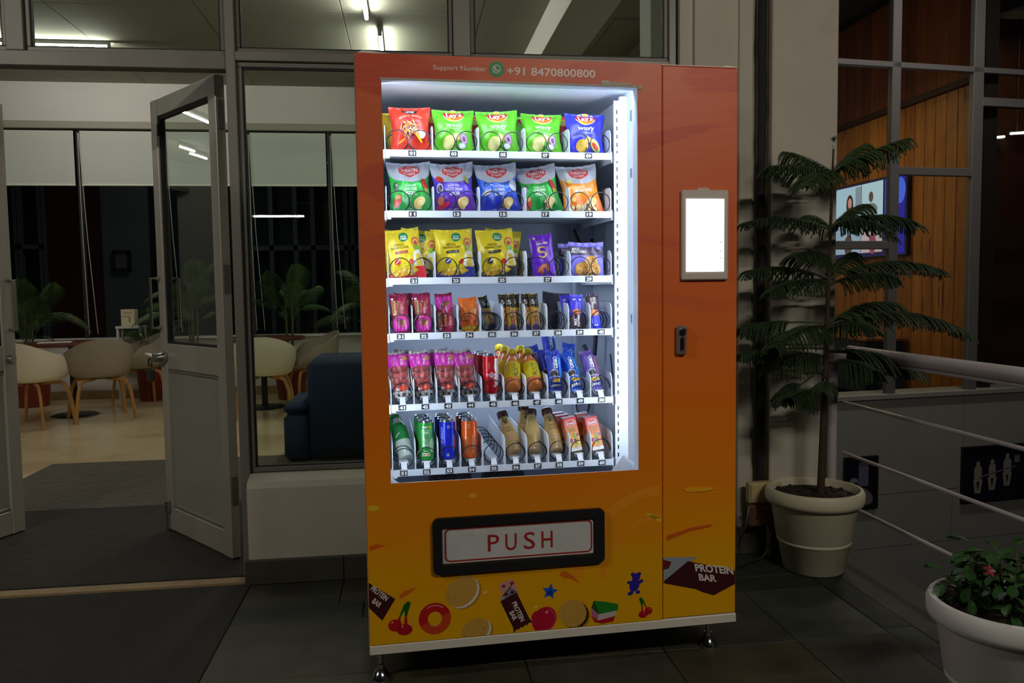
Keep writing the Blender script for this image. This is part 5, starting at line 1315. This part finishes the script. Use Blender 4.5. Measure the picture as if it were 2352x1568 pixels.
# ---------------------------------------------------------------- indoor palms
M_leaf = mat('palm_leaf', lin((58, 86, 34)), .45, noise=.3, nscale=4)
M_leafd = mat('palm_leaf_deep', lin((40, 66, 30)), .45, noise=.3, nscale=4)
M_stem = mat('palm_stem', lin((74, 78, 40)), .6)
M_pot = mat('terracotta_red', lin((128, 44, 30)), .55, noise=.1, nscale=6)
M_soil = mat('soil', lin((44, 30, 24)), .95, noise=.3, nscale=60, bump=1, bscale=120)
def frond_mesh(L, droop, m, leaf=.24, n=24):
    mb = MB(); pts = []
    for k in range(13): t = k/12; pts.append(Vector((L*t*(1-.18*t*t), 0, L*(.55*t-droop*t*t))))
    mb.tube(pts, [.006*(1-.8*k/12)+.001 for k in range(13)], 5)
    for k in range(n):
        t = .22+.76*k/(n-1); i = min(11, int(t*12)); f = t*12-i; p = pts[i].lerp(pts[i+1], f); d = (pts[i+1]-pts[i]).normalized()
        l_ = leaf*(.55+.7*sin(PI*min(1, t*1.05)))*(1-.35*t)
        for sd in (-1, 1):
            dr = (Vector((0, sd, 0))*.75+d*.75+Vector((0, 0, -.20))).normalized()
            q1 = p+dr*l_*.45+Vector((0, 0, .01)); q2 = p+dr*l_+Vector((0, 0, -l_*.42)); w = d*.0065
            mb.add([p-w*.3, p+w*.3, q1+w, q1-w, q2], [(0, 1, 2, 3), (3, 2, 4)])
    return mb.mesh('frond', m)
FR = [frond_mesh(.62, .35, M_leaf), frond_mesh(.75, .62, M_leafd), frond_mesh(.5, .15, M_leaf), frond_mesh(.7, .85, M_leaf)]
def palm(loc, z0, label, nf, pr_, ph, hs, cat='plant', sc=1., seed=0):
    rn = random.Random(seed)
    r = empty('potted_palm', (loc[0], loc[1], 0), 0, label, cat, 'potted palms by the cafe windows')
    MB().lathe([(0, 0), (pr_*.74, 0), (pr_*.76, .01), (pr_*.93, ph-.05), (pr_, ph-.05), (pr_*1.02, ph-.04), (pr_*1.02, ph), (pr_*.94, ph), (pr_*.90, ph-.03)], 28).build('pot', M_pot, r)
    MB().lathe([(pr_*.91, ph-.035), (0, ph-.03)], 20).build('soil', M_soil, r)
    mb = MB()
    for k in range(4):
        a = k*1.7+seed; mb.tube([(.03*cos(a), .03*sin(a), ph-.04), (.045*cos(a), .045*sin(a), ph+.5*(z0-ph)), (.05*cos(a), .05*sin(a), z0+.02)], [.014, .011, .008], 6)
    mb.build('stem', M_stem, r)
    for k in range(nf):
        f = link('frond', FR[rn.randrange(4)], r); a = 2*PI*k/nf*1.0+rn.uniform(-.25, .25)
        f.location = (.045*cos(a), .045*sin(a), z0-rn.uniform(0, .22)*hs); f.rotation_euler = (0, -(rn.uniform(.0, .9) if k % 3 else rn.uniform(.7, 1.05)), a); s_ = sc*rn.uniform(.75, 1.1)*(.45 if sin(a) > .35 else 1.); f.scale = (s_, s_, s_)
    return r
palm((-4.18, 9.42), 1.12, 'tall dark palm in a red pot behind the left door leaf', 20, .22, .50, 2.2, sc=1.0, seed=1)
palm((-2.98, 9.62), .78, 'leafy plant in a slim red pot beside the open door', 20, .155, .42, 1.2, sc=.48, seed=2)
palm((-2.45, 9.5), 1.2, 'palm with drooping fronds standing behind the open door', 15, .19, .42, 1.6, sc=1.0, seed=3)
palm((-1.36, 9.4), 1.22, 'bright green palm in the middle of the fixed window', 18, .2, .42, 1.6, sc=.9, seed=4)
palm((-.42, 9.35), 1.15, 'palm half hidden at the left edge of the snack machine', 14, .2, .42, 1.6, sc=.9, seed=5)
# cream carton on the window ledge
a = atY(297, 748, 9.7)
st = empty('side_stand', (a.x, 9.72, 0), 0, 'small white stand under the cream box by the cafe window', 'stand')
MB().box(-.13, .16, -.1, .1, a.z-.03, a.z-.002, b=.004).build('stand_top', M_plaster_in, st, False)
for q in (-.11, .14): MB().box(q-.012, q+.012, -.09, -.06, 0, a.z-.03).build('leg', M_plaster_in, st, False)
for q in (-.11, .14): MB().box(q-.012, q+.012, .06, .09, 0, a.z-.03).build('leg', M_plaster_in, st, False)
bxm = empty('carton', (a.x, 9.72, a.z), 0, 'cream cardboard box standing by the cafe window', 'box')
MB().box(-.075, .075, -.06, .06, 0, .19, b=.003).build('box_body', mat('cream_card', lin((206, 196, 160)), .7), bxm, False)
mb = MB(); Pr().rect(.02, .07, .012, .06, lin((90, 80, 60))).rect(-.02, .11, .08, .01, lin((150, 140, 110))).rect(0, .15, .09, .01, lin((150, 140, 110))).lay(mb, plane_xz(-.06), .0005, maxlen=1); mb.build('box_print', M_print, bxm, False)

# ================================================================== RIGHT SIDE
# black insulated pipe running down beside the pillar
px = atY(1746, 600, 3.44).x
mb = MB(); rn = random.Random(2)
mb.tube([(px+rn.uniform(-.0025, .0025), 3.435, .33+2.7*k/40) for k in range(41)], [.019+rn.uniform(-.002, .002) for _ in range(41)], 10)
tag(mb.build('insulated_pipe', mat('black_foam', (.012, .012, .013), .8), None), 'black insulated pipe running down the wall beside the pillar', 'pipe')
# socket boxes
M_cream = mat('cream_plastic', lin((196, 176, 130)), .45)
def sockbox(x0, x1, z0, z1, label, col, kind):
    r = empty('socket_box', ((x0+x1)/2, 3.40, (z0+z1)/2), 0, label, 'socket', 'socket boxes on the wall')
    w2, h2 = (x1-x0)/2, (z1-z0)/2
    MB().box(-w2, w2, -.045, .0, -h2, h2, b=.006).build('box_body', col, r, False)
    MB().box(-w2+.006, w2-.006, -.052, -.043, -h2+.006, h2-.006, b=.003).build('face_plate', col, r, False)
    if kind: MB().box(-.028, -.004, -.058, -.05, -.025, .025, b=.003).build('rocker_switch', M_cream, r, False); MB().box(.02, .045, -.056, -.05, -.025, .025, b=.003).build('rocker_switch', M_cream, r, False)
    else:
        mb = MB()
        for q in ((-.02, -.008), (.02, -.008), (0, .022)): mb.box(q[0]-.005, q[0]+.005, -.0535, -.05, q[1]-.005, q[1]+.005)
        mb.build('socket_holes', M_black, r, False)
    return r
sockbox(1.50, 1.655, .255, .35, 'cream switch box at the foot of the black pipe', M_cream, True)
sockbox(1.505, 1.60, .15, .25, 'pinkish socket box below the cream switch box', mat('pink_plastic', lin((140, 96, 76)), .5), False)
mb = MB().tube([(1.50, 3.36, .24), (1.47, 3.33, .16), (1.44, 3.34, .07), (1.30, 3.3, .012), (1.12, 3.22, .010)], .005, 6)
tag(mb.build('power_cord', M_black, None), 'black power cord running from the socket to the snack machine', 'cord')
mb = MB().tube([(1.585, 3.345, .17), (1.60, 3.33, .10), (1.54, 3.30, .03), (1.44, 3.27, .009), (1.3, 3.2, .009)], .004, 6)
tag(mb.build('power_cord', M_black, None), 'thin black cord hanging from the pinkish socket box', 'cord')
# railing along the stairwell
M_rail = mat('white_rail_paint', lin((190, 180, 184)), .35)
ra = empty('railing', (2.0, 3.38, 0), 0, 'white painted railing along the stairwell edge', 'railing')
o = MB().tube([(.02, .06, .925), (.02, -2.9, .925)], .028, 14).build('handrail', M_rail, ra)
MB().box(.006, .034, -2.9, .06, .885, .898, b=.003).build('handrail_flat', M_rail, ra, False)
for z in (.681, .443, .205): MB().tube([(.02, .10, z), (.02, -2.9, z)], .0085, 8).build('rail_rod', M_rail, ra)
MB().tube([(-.112, -.030, .012), (-.112, -.030, .91)], .021, 12).tube([(-.112, -.030, 0), (-.112, -.030, .014)], .036, 16).build('post', M_rail, ra)
MB().tube([(.0, -2.2, .012), (.0, -2.2, .90)], .021, 12).tube([(0, -2.2, 0), (0, -2.2, .014)], .045, 16).build('post', M_rail, ra)
MB().tube([(-.125, -.03, .915), (-.06, -.03, .922), (.02, -.03, .925)], [.022, .024, .027], 10).build('wall_bracket', M_rail, ra)

# plant pots
M_potw = mat('cream_pot', lin((214, 204, 178)), .5, noise=.05, nscale=6, dirt=lin((180, 130, 84)), dscale=4, dlo=.62, dhi=.85, bump=.1)
M_potw2 = mat('white_pot', lin((206, 204, 200)), .45, noise=.03, nscale=6)
def pot_parts(r, m, k=1.):
    P_ = [(0, 0), (.120, 0), (.127, .006), (.150, .125), (.1545, .128), (.1555, .136), (.153, .140), (.1575, .145), (.178, .285), (.184, .292), (.200, .300), (.205, .315), (.205, .345), (.198, .358), (.186, .36), (.180, .350), (.174, .30)]
    MB().lathe([(a*k, b*k) for a, b in P_], 48).build('pot_body', m, r, True, 50)
    MB().lathe([(.177*k, .325*k), (.12*k, .330*k), (.0, .328*k)], 40).build('soil', M_soil, r)
PX, PY = 1.73, 3.21
pn = empty('potted_pine', (PX, PY, 0), 0, 'tall potted pine with drooping tiered branches before the pillar', 'plant')
pot_parts(pn, M_potw)
rn = random.Random(6)
mb = MB()
for k in range(90):
    a, q = rn.random()*6.28, rn.random()**.5*.165; s_ = rn.uniform(.004, .011)
    mb.lathe([(0, 0), (s_, s_*.3), (s_*.8, s_), (0, s_*1.2)], 5, c=(q*cos(a), q*sin(a))); 
    for i in range(len(mb.v)-20, len(mb.v)): mb.v[i] = (mb.v[i][0], mb.v[i][1], mb.v[i][2]+.326)
tag(mb.build('soil_clods', M_soil, pn), kind='stuff')
o = MB().lathe([(0, 0), (.008, .004), (.009, .010), (0, .016)], 10).build('fallen_fruit', mat('yellow_fruit', lin((196, 176, 20)), .5), None)
o.location = atZ(1855, 1152, .334); tag(o, 'tiny yellow fruit lying on the soil of the pine pot', 'fruit')
def trunk_at(z):
    t = (z-.33)/1.5; Y_ = PY-.05*t; return Vector((atY(1885+30*t, 1130-815*t, Y_).x, Y_, z))
M_bark = mat('pine_bark', lin((70, 52, 40)), .85, noise=.25, nscale=40, bump=.6, bscale=80)
M_needle = mat('pine_needles', lin((50, 70, 38)), .6, noise=.35, nscale=14)
M_needle2 = mat('pine_needles_young', lin((56, 78, 40)), .6, noise=.3, nscale=14)
mb = MB().tube([trunk_at(.30+.1*k)-Vector((PX, PY, 0)) for k in range(16)], [.017-.0009*k for k in range(16)], 9)
mb.build('trunk', M_bark, pn)
mb = MB()
for k in range(420):   # scale leaves on the upper trunk
    z = .95+.88*rn.random(); c = trunk_at(z)-Vector((PX, PY, 0)); a = rn.random()*6.28; d = Vector((cos(a), sin(a), .55)).normalized(); s_ = Vector((-sin(a), cos(a), 0))*.0012
    p0 = c+d*.004; mb.add([p0-s_, p0+s_, p0+d*.016], [(0, 1, 2)])
c = trunk_at(1.83)-Vector((PX, PY, 0))
for k in range(46):
    a = k*2.4; d = Vector((cos(a), sin(a), .3+.5*rn.random())).normalized(); s_ = Vector((-sin(a), cos(a), 0))*.002
    p0 = c+Vector((0, 0, .01*rn.random())); mb.add([p0-s_, p0+s_, p0+d*.026], [(0, 1, 2)])
tag(mb.build('trunk_needles', M_needle2, pn), kind='stuff')
def twig(mb, p, d, L, r0, col=None):
    """one drooping branchlet: a tapering core bristling with short needles"""
    n = max(4, int(L/.012)); pts = []; q = Vector(p); dd = Vector(d).normalized()
    for k in range(n+1):
        pts.append(q.copy()); dd = (dd+Vector((0, 0, -1.7/n))).normalized(); q += dd*(L/n)
    mb.tube(pts, [r0*.45*(1-.55*k/n) for k in range(n+1)], 4, caps=False)
    for k in range(n):
        t = (pts[k+1]-pts[k]).normalized(); a = t.orthogonal().normalized(); b_ = t.cross(a)
        for j in range(5):
            an = j*2*PI/5+k*.9; o_ = (a*cos(an)+b_*sin(an)); s_ = t.cross(o_)*r0*.18; c = pts[k].lerp(pts[k+1], (j % 2)*.5)
            mb.add([c-s_, c+s_, c+(o_*.8+t*.9)*r0*(1.2-.4*k/n)], [(0, 1, 2)])
def branch(y_at, tip, dY, arch=.06, bare=.12, dens=1., Lt=.085, young=False):
    zz = HC; # attach height from the picture row
    A = trunk_at(atY(1905, y_at, PY-.02).z); T = atY(tip[0], tip[1], PY-.03+dY)
    mid = A.lerp(T, .5)+Vector((0, 0, arch)); L = (T-A).length
    pts = []
    for k in range(17):
        t = k/16; pts.append((A*(1-t)**2+mid*2*t*(1-t)+T*t*t)-Vector((PX, PY, 0)))
    mb = MB(); mb.tube(pts, [.0055*(1-.75*k/16) for k in range(17)], 6, col=(0, 0, 0))
    n = int(L/.0115*dens)
    ax = (T-A); ax.z = 0; ax.normalize(); sd = Vector((-ax.y, ax.x, 0))
    for k in range(n):
        t = bare+(1-bare)*(k+rn.random()*.6)/n; i = min(15, int(t*16)); p = pts[i].lerp(pts[i+1], t*16-i)
        l_ = Lt*1.15*(.55+.6*sin(PI*min(1, .15+t*.85)))*rn.uniform(.8, 1.15)
        for s_ in (-1, 1):
            twig(mb, p, sd*s_*.85+ax*.55+Vector((0, 0, .15+.25*rn.random())), l_*1.15, .0105)
    return mb.build('branch', M_needle2 if young else M_needle, pn, False)
BR = [(395, (2085, 318), -.10, .02, .1, 1.1, .085, True), (400, (1765, 385), -.05, .03, .1, 1.1, .085, True), (398, (1800, 350), .07, .03, .1, 1., .08, True), (402, (1990, 330), .08, .03, .1, 1., .08, True), (405, (1850, 430), -.24, .05, .1, 1., .085, True),
      (528, (1702, 516), -.03, .075, .12, .9, .06, False), (520, (2105, 520), -.02, .085, .1, 1.1, .085, False), (525, (2050, 545), -.2, .10, .1, 1.1, .08, False), (530, (1990, 470), .07, .05, .1, 1., .07, False), (528, (1850, 500), .07, .05, .1, 1., .07, False),
      (640, (1712, 625), .02, .06, .15, 1., .075, False), (648, (1765, 672), -.14, .05, .12, 1., .075, False), (600, (1820, 590), -.1, .05, .1, 1.1, .085, False), (640, (2165, 625), -.04, .11, .15, 1., .075, False), (655, (2060, 640), -.16, .06, .12, 1.1, .085, False), (636, (1960, 580), .07, .04, .1, 1., .07, False),
      (748, (2222, 770), -.05, .15, .14, 1., .085, False), (745, (2060, 700), .06, .08, .12, 1.1, .085, False), (740, (1704, 752), .03, .02, .45, 1., .10, False), (752, (1780, 800), -.16, .06, .12, 1.1, .10, False), (760, (2010, 760), -.2, .07, .15, 1., .08, False),
      (800, (1704, 812), .0, .02, .55, 1., .085, False), (805, (2105, 855), -.06, .06, .2, 1.1, .11, False), (820, (1770, 850), -.02, .07, .12, 1.1, .11, False), (808, (2060, 850), .05, .05, .3, 1.1, .11, False), (835, (2000, 850), -.15, .04, .35, 1.2, .12, False),
      (878, (1818, 912), -.08, .0, .55, 1.4, .10, False), (838, (1800, 905), .02, -.02, .6, 1.3, .10, False), (870, (1890, 900), -.10, .02, .4, 1., .06, False)]
for b_ in BR: branch(*b_)
# second pot with a leafy bush
q = atZ(2318, 1378, .36)
p2 = empty('potted_bush', (q.x, q.y, 0), 0, 'low glossy-leaved bush with a red flower in a white pot', 'plant')
pot_parts(p2, M_potw2)
M_bush = mat('bush_leaf', lin((44, 78, 34)), .35, noise=.25, nscale=10)
def leaf_mesh(L, w):
    mb = MB(); prof = [(0, .12), (.25, .45), (.5, .8), (.75, 1.), (.9, .8), (1., .15)]
    v = []; fs = []
    for t, k in prof: v += [(L*t, -w/2*k, .012*t-.03*t*t), (L*t, 0, .006*t-.035*t*t-.004*k), (L*t, w/2*k, .012*t-.03*t*t)]
    for i in range(5):
        for j in range(2): fs.append((i*3+j, (i+1)*3+j, (i+1)*3+j+1, i*3+j+1))
    return mb.add(v, fs).mesh('leaf', M_bush)
LV = [leaf_mesh(.046, .029), leaf_mesh(.055, .034), leaf_mesh(.040, .026)]
mb = MB(); tips = []
for k in range(15):
    a = k*2.4+.4; q_ = .03+.075*(k/15)**.8; h = rn.uniform(.10, .17)*(1.15-.45*k/15)
    t = Vector((q_*1.5*cos(a)+.0, q_*1.5*sin(a), .33+h)); tips.append((t, a)); mb.tube([(q_*.5*cos(a), q_*.5*sin(a), .32), ((q_*1.0)*cos(a), (q_*1.0)*sin(a), .33+h*.5), t], [.006, .005, .004], 6)
mb.build('stem', M_stem, p2)
for t, a in tips:
    for k in range(13):
        f = link('leaf', LV[(k+int(a*10)) % 3], p2); f.location = t+Vector((0, 0, -.010*k+.012)); f.rotation_euler = (rn.uniform(-.3, .3), -rn.uniform(-.25, .65)+.05*k, k*2.4+a)
fl_ = MB()
for k in range(5): a = 2*PI*k/5; fl_.add([(0, 0, 0), (.014*cos(a-.5), .014*sin(a-.5), .01), (.024*cos(a), .024*sin(a), .006), (.014*cos(a+.5), .014*sin(a+.5), .01)], [(0, 1, 2, 3)])
f0 = atY(2270, 1312, q.y-.09); o = fl_.build('flower', mat('red_petal', lin((140, 28, 44)), .5), p2); o.location = (f0.x-q.x, -.09, f0.z); o.rotation_euler = (.9, .1, 0); o.scale = (.8, .8, .8)

# ================================================================== ACROSS THE STAIRWELL
FA = .11; fw_ = Matrix.Translation((3.0, 6.5, 0)) @ Matrix.Rotation(FA, 4, 'Z'); fi = fw_.inverted()
fn_ = Vector((-sin(FA), cos(FA), 0))
def far(x, y_): d = ray(x, y_); p_ = CAM+d*((Vector((3, 6.5, 0))-CAM).dot(fn_)/d.dot(fn_)); return fi @ p_
M_fwall = mat('stair_wall', lin((150, 148, 140)), .9, noise=.04, nscale=3)
fwr = empty('wall_far', (3.0, 6.5, 0), FA, 'grey rendered wall across the stairwell below the windows', None, None, 'structure')
sz = far(1943, 913).z
MB().box(-1.5, 5, .02, .25, -3.0, sz-.03).build('wall_core', M_grout, fwr, False)
zz = [sz-.03, far(2010, 1137).z, far(2352, 1223).z, -1.7, -2.3, -3.0]
xx = [[-1.5, 1.16+.95, 4.9], [-1.5, .3, 2.0, 5], [-1.5, .9, 3.2, 5], [-1.5, .5, 2.6, 5], [-1.5, 1.5, 5]]
for i in range(5):
    for k in range(len(xx[i])-1): MB().box(xx[i][k]+.003, xx[i][k+1]-.003, 0, .02, zz[i+1]+.003, zz[i]-.003).build('render_panel', M_fwall, fwr, False)
sl = MB().box(-1.5, 5, -.03, .25, sz-.03, sz+.015, b=.004).build('trim_50', M_fwall, None, False); sl.matrix_world = fw_; struct(sl, 'grey window ledge across the stairwell')
M_ff = mat('far_frame', lin((112, 109, 108)), .5, metal=.1)
def fbar(n_, x0, x1, z0, z1, lb):
    o = MB().box(x0, x1, 0, .06, z0, z1, b=.004).build(n_, M_ff, None, False); o.matrix_world = fw_; struct(o, lb)
m1l, m1r, m2l, m2r = far(2048, 300).x, far(2068, 300).x, far(2235, 300).x, far(2258, 300).x
fbar('trim_51', m1l, m1r, sz+.015, 4.4, 'grey mullion across the stairwell in front of the wall screen')
fbar('trim_52', m2l, m2r, sz+.015, 4.4, 'grey mullion across the stairwell at the end of the wood panelling')
fbar('trim_53', m1r, m2l, far(2150, 403).z, far(2150, 385).z, 'grey transom across the stairwell above the wall screen')
fbar('trim_54', .2, m1l, far(2000, 572).z, far(2000, 553).z, 'grey transom across the stairwell crossing the wall screen')
fbar('trim_55', m2r, 5, far(2300, 245).z, far(2300, 225).z, 'grey transom across the stairwell at the right edge')
fbar('trim_56', .2, 5, far(1980, 150).z-.0, far(1980, 150).z+.05, 'dark top rail of the windows across the stairwell')
for i, (a, b_) in enumerate(((.2, m1l), (m1r, m2l), (m2r, 5))):
    w_ = tag(empty('window_%d' % (40+i), (3.0, 6.5, 0), FA), 'window pane across the stairwell', None, None, 'structure')
    MB().box(a, b_, .02, .026, sz+.015, 4.3).build('pane', glass('far_glass', (.92, .95, .94), .04), w_, False)
# framed photographs on that wall
def photo(pa, pb, label, fn):
    a, b_ = far(*pa), far(*pb); c = (a+b_)/2; w2, h2 = (b_.x-a.x)/2, (a.z-b_.z)/2
    r = empty('framed_photo', fw_ @ Vector((c.x, -.001, c.z)), FA, label, 'picture', 'framed photographs on the stair wall')
    mb = MB(); t = .035
    for q in ((-w2, w2, -h2, -h2+t), (-w2, w2, h2-t, h2), (-w2, -w2+t, -h2+t, h2-t), (w2-t, w2, -h2+t, h2-t)): mb.box(q[0], q[1], -.03, 0, q[2], q[3])
    mb.build('frame', mat('black_frame', (.01, .01, .012), .35), r, False)
    mb = MB().box(-w2+t, w2-t, -.012, -.004, -h2+t, h2-t, lin((22, 18, 40)))
    p = Pr(); fn(p, w2, h2); p.lay(mb, plane_xz(-.012), .001, .0002, maxlen=1); mb.build('photo_print', M_print, r, False)
def three(p, w2, h2):
    C_ = lin((150, 146, 132))
    for x, s_, z in ((-.17, 1., -.02), (-.01, .92, .0), (.16, 1.05, .03)):
        p.ell(x, z+.115*s_, .022, .026, C_).rrect(x, z+.02, .085*s_, .15*s_, .03, C_).rect(x-.025, z-.10, .034, .13, C_, .15).rect(x+.025, z-.10, .034, .13, C_, -.2)
    p.rect(.27, .12, .06, .07, lin((120, 110, 120))).rect(.05, .01, .42, .015, lin((110, 100, 130)), .2)
def bike(p, w2, h2):
    p.rect(.03, .08, .10, .22, lin((110, 106, 130))).ell(.02, -.12, .12, .07, lin((120, 116, 116)), -.5).ell(-.07, .0, .05, .05, lin((140, 140, 150))).ell(-.05, -.02, .03, .03, lin((40, 40, 70)))
photo((1937, 1050), (2011, 1165), 'dark framed photograph half hidden behind the pine pot', bike)
photo((2207, 1026), (2347, 1142), 'black framed photograph of three figures dressed in white', three)
# panelled side wall of the room beyond, with the big wall screen
XW = 5.3
ww = empty('wall_panelled', (0, 0, 0), 0, 'wood plank side wall of the room across the stairwell', None, None, 'structure')
MB().box(XW+.02, XW+.15, 6.85, 10.2, 0, 4.4).build('wall_core', mat('wood_gap', lin((30, 16, 8)), .8), ww, False)
def plank_mat():
    return mat('pine_plank', attr=True, rough=.5, noise=.22, nscale=5, stretch=(3, 3, .35), dirt=lin((92, 46, 14)), dscale=6, dlo=.62, dhi=.72)
rn2 = random.Random(5); M_plank = plank_mat(); y_ = 6.86
while y_ < 10.1:
    w = .165
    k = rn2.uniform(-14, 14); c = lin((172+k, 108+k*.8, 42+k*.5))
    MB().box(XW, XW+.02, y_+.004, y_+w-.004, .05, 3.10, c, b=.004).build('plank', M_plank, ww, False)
    c2 = lin((132+k, 70+k*.6, 34+k*.4)); MB().box(XW, XW+.02, y_+.004, y_+w-.004, 3.16, 4.3, c2, b=.004).build('plank', M_plank, ww, False)  # upper planks redder, with the shade above the cutoff in their colour
    y_ += w
struct(MB().box(XW-.05, XW+.02, 6.86, 10.1, 3.10, 3.16).build('trim_57', mat('plank_shadow_strip', lin((60, 32, 18)), .6), None, False), 'dark strip standing in for the shadow edge across the planks')  # dark strip drawn for the shadow edge where the lamplight ends
struct(MB().box(.5, XW+.1, 10.2, 10.3, 0, 4.4).build('wall_far_back', M_plank, None, False), 'back wall of the panelled room')
struct(MB().box(2.6, 8.3, 6.9, 10.3, 4.4, 4.5).build('ceiling_far', mat('dark_ceiling', lin((60, 58, 54)), .9), None, False), 'dark ceiling of the panelled room')
struct(MB().box(2.6, 8.3, 6.9, 10.3, -.05, 0).build('floor_far', mat('far_floor', lin((60, 44, 30)), .4), None, False), 'floor of the panelled room')
struct(MB().box(8.2, 8.3, 6.9, 10.3, 0, 4.4).build('wall_far_right', mat('dark_panelling', lin((70, 38, 20)), .5, noise=.2, nscale=3), None, False), 'dark panelled wall at the right edge')
struct(MB().box(XW+.15, 8.2, 9.0, 9.1, 0, 4.4).build('wall_far_dark', mat('dark_panelling', lin((70, 38, 20)), .5), None, False), 'dark panelled wall beside the wood planks')
# wall screen (video call)
tv = empty('wall_screen', (XW, 8.62, 1.97), -PI/2, 'large lit wall screen showing a video call, behind the pine', 'screen')
TW, TH = .745, .44
MB().box(-TW, TW, -.05, -.004, -TH, TH, b=.006).build('screen_body', M_black, tv, False)
mb = MB().box(-TW+.012, TW-.012, -.052, -.048, -TH+.012, TH-.012, lin((16, 14, 60)))
p = Pr()
# picture as seen from inside the room: x runs towards the viewer's right (nearer end)
P1, P2, P3 = lin((150, 176, 190)), lin((160, 184, 190)), lin((120, 130, 140))
p.rect(-.42, .21, .60, .40, P1).rect(.10, .21, .42, .40, P2)
p.ell(-.36, .20, .075, .12, lin((46, 26, 24))).ell(-.36, .22, .042, .06, lin((176, 120, 110))).ell(-.36, .06, .14, .07, lin((60, 96, 190))).rect(-.18, .2, .12, .38, P3)
p.ell(.08, .25, .045, .06, lin((80, 60, 56))).ell(.08, .10, .13, .08, lin((96, 106, 106)))
p.rect(-.42, -.20, .60, .36, lin((130, 150, 170))).rect(.10, -.20, .42, .36, lin((170, 150, 150))).ell(-.38, -.28, .09, .12, lin((70, 50, 46))).ell(.12, -.28, .07, .12, lin((120, 60, 70))).rect(.02, -.02, .2, .06, lin((226, 230, 226)))
p.rect(.40, .2, .10, .4, lin((40, 60, 170))).rect(.56, .0, .30, .82, lin((24, 20, 130))).ell(.62, .26, .10, .14, lin((60, 90, 200)))
p.lay(mb, plane_xz(-.052), .0006, .0002, maxlen=1)
M_scr = mat('screen_picture', attr=True, rough=.2)
nt = M_scr.node_tree; at_ = [n for n in nt.nodes if n.type == 'ATTRIBUTE'][0]; bs = nt.nodes['Principled BSDF']
nt.links.new(at_.outputs['Color'], bs.inputs['Emission Color']); bs.inputs['Emission Strength'].default_value = 1.15; bs.inputs['Base Color'].default_value = (.02, .02, .02, 1); nt.links.remove(bs.inputs['Base Color'].links[0])
mb.build('screen_image', M_scr, tv, False)
# low cabinet with a monitor under the screen, green chair
cb = empty('low_cabinet', (XW-.25, 8.6, 0), 0, 'dark low cabinet below the wall screen', 'cabinet')
MB().box(-.22, .2, -.7, .7, .05, .62, b=.01).build('cabinet_body', mat('navy_cabinet', lin((34, 48, 66)), .5), cb, False)
MB().box(-.25, .23, -.73, .73, .62, .65, b=.004).build('cabinet_top', mat('pale_wood_edge', lin((150, 96, 50)), .5), cb, False)
mb = MB()
for a in (-.6, .6): mb.box(-.2, .18, a-.04, a+.04, 0, .05)
mb.build('plinth', M_black, cb, False)
gc = empty('green_stool', (4.85, 7.55, 0), 0, 'dark green stool in front of the wood planks', 'stool')
MB().lathe([(0, .36), (.17, .36), (.19, .38), (.19, .44), (.16, .46), (0, .465)], 24).build('seat', mat('green_seat', lin((30, 84, 54)), .6), gc)
for k in range(4): a = PI/4+k*PI/2; MB().tube([(.12*cos(a), .12*sin(a), .36), (.16*cos(a), .16*sin(a), 0)], .012, 8).build('leg', M_black, gc)
# ceiling tubes of that room glimpsed at the far right
tube2 = [n for n in ()]
for k, (pxa, pxb, py) in enumerate((((2262), (2300), 322), ((2314), (2352), 312))):
    a = atY(pxa, py, 8.95); b_ = atY(pxb, py-6, 8.95)
    r = empty('tube_lamp', ((a.x+b_.x)/2, 8.9, (a.z+b_.z)/2), 0, ('short lit tube lamp at the far right across the stairwell, left one of two', 'short lit tube lamp at the right edge across the stairwell, right one of two')[k], 'lamp', 'small tube lamps across the stairwell')
    MB().tube([(-(b_.x-a.x)/2, 0, 0), ((b_.x-a.x)/2, 0, .02)], .014, 8).build('tube', mat('lit_tube_far', (1, 1, 1), .4, emit=(1, .97, .88), estr=3), r)
    MB().box(-(b_.x-a.x)/2, (b_.x-a.x)/2, .015, .05, -.01, .03).build('batten', M_fix, r, False)
    MB().tube([(0, .03, .02), (0, .03, 4.4-(a.z+b_.z)/2)], .005, 6).build('hanger', M_fix, r)
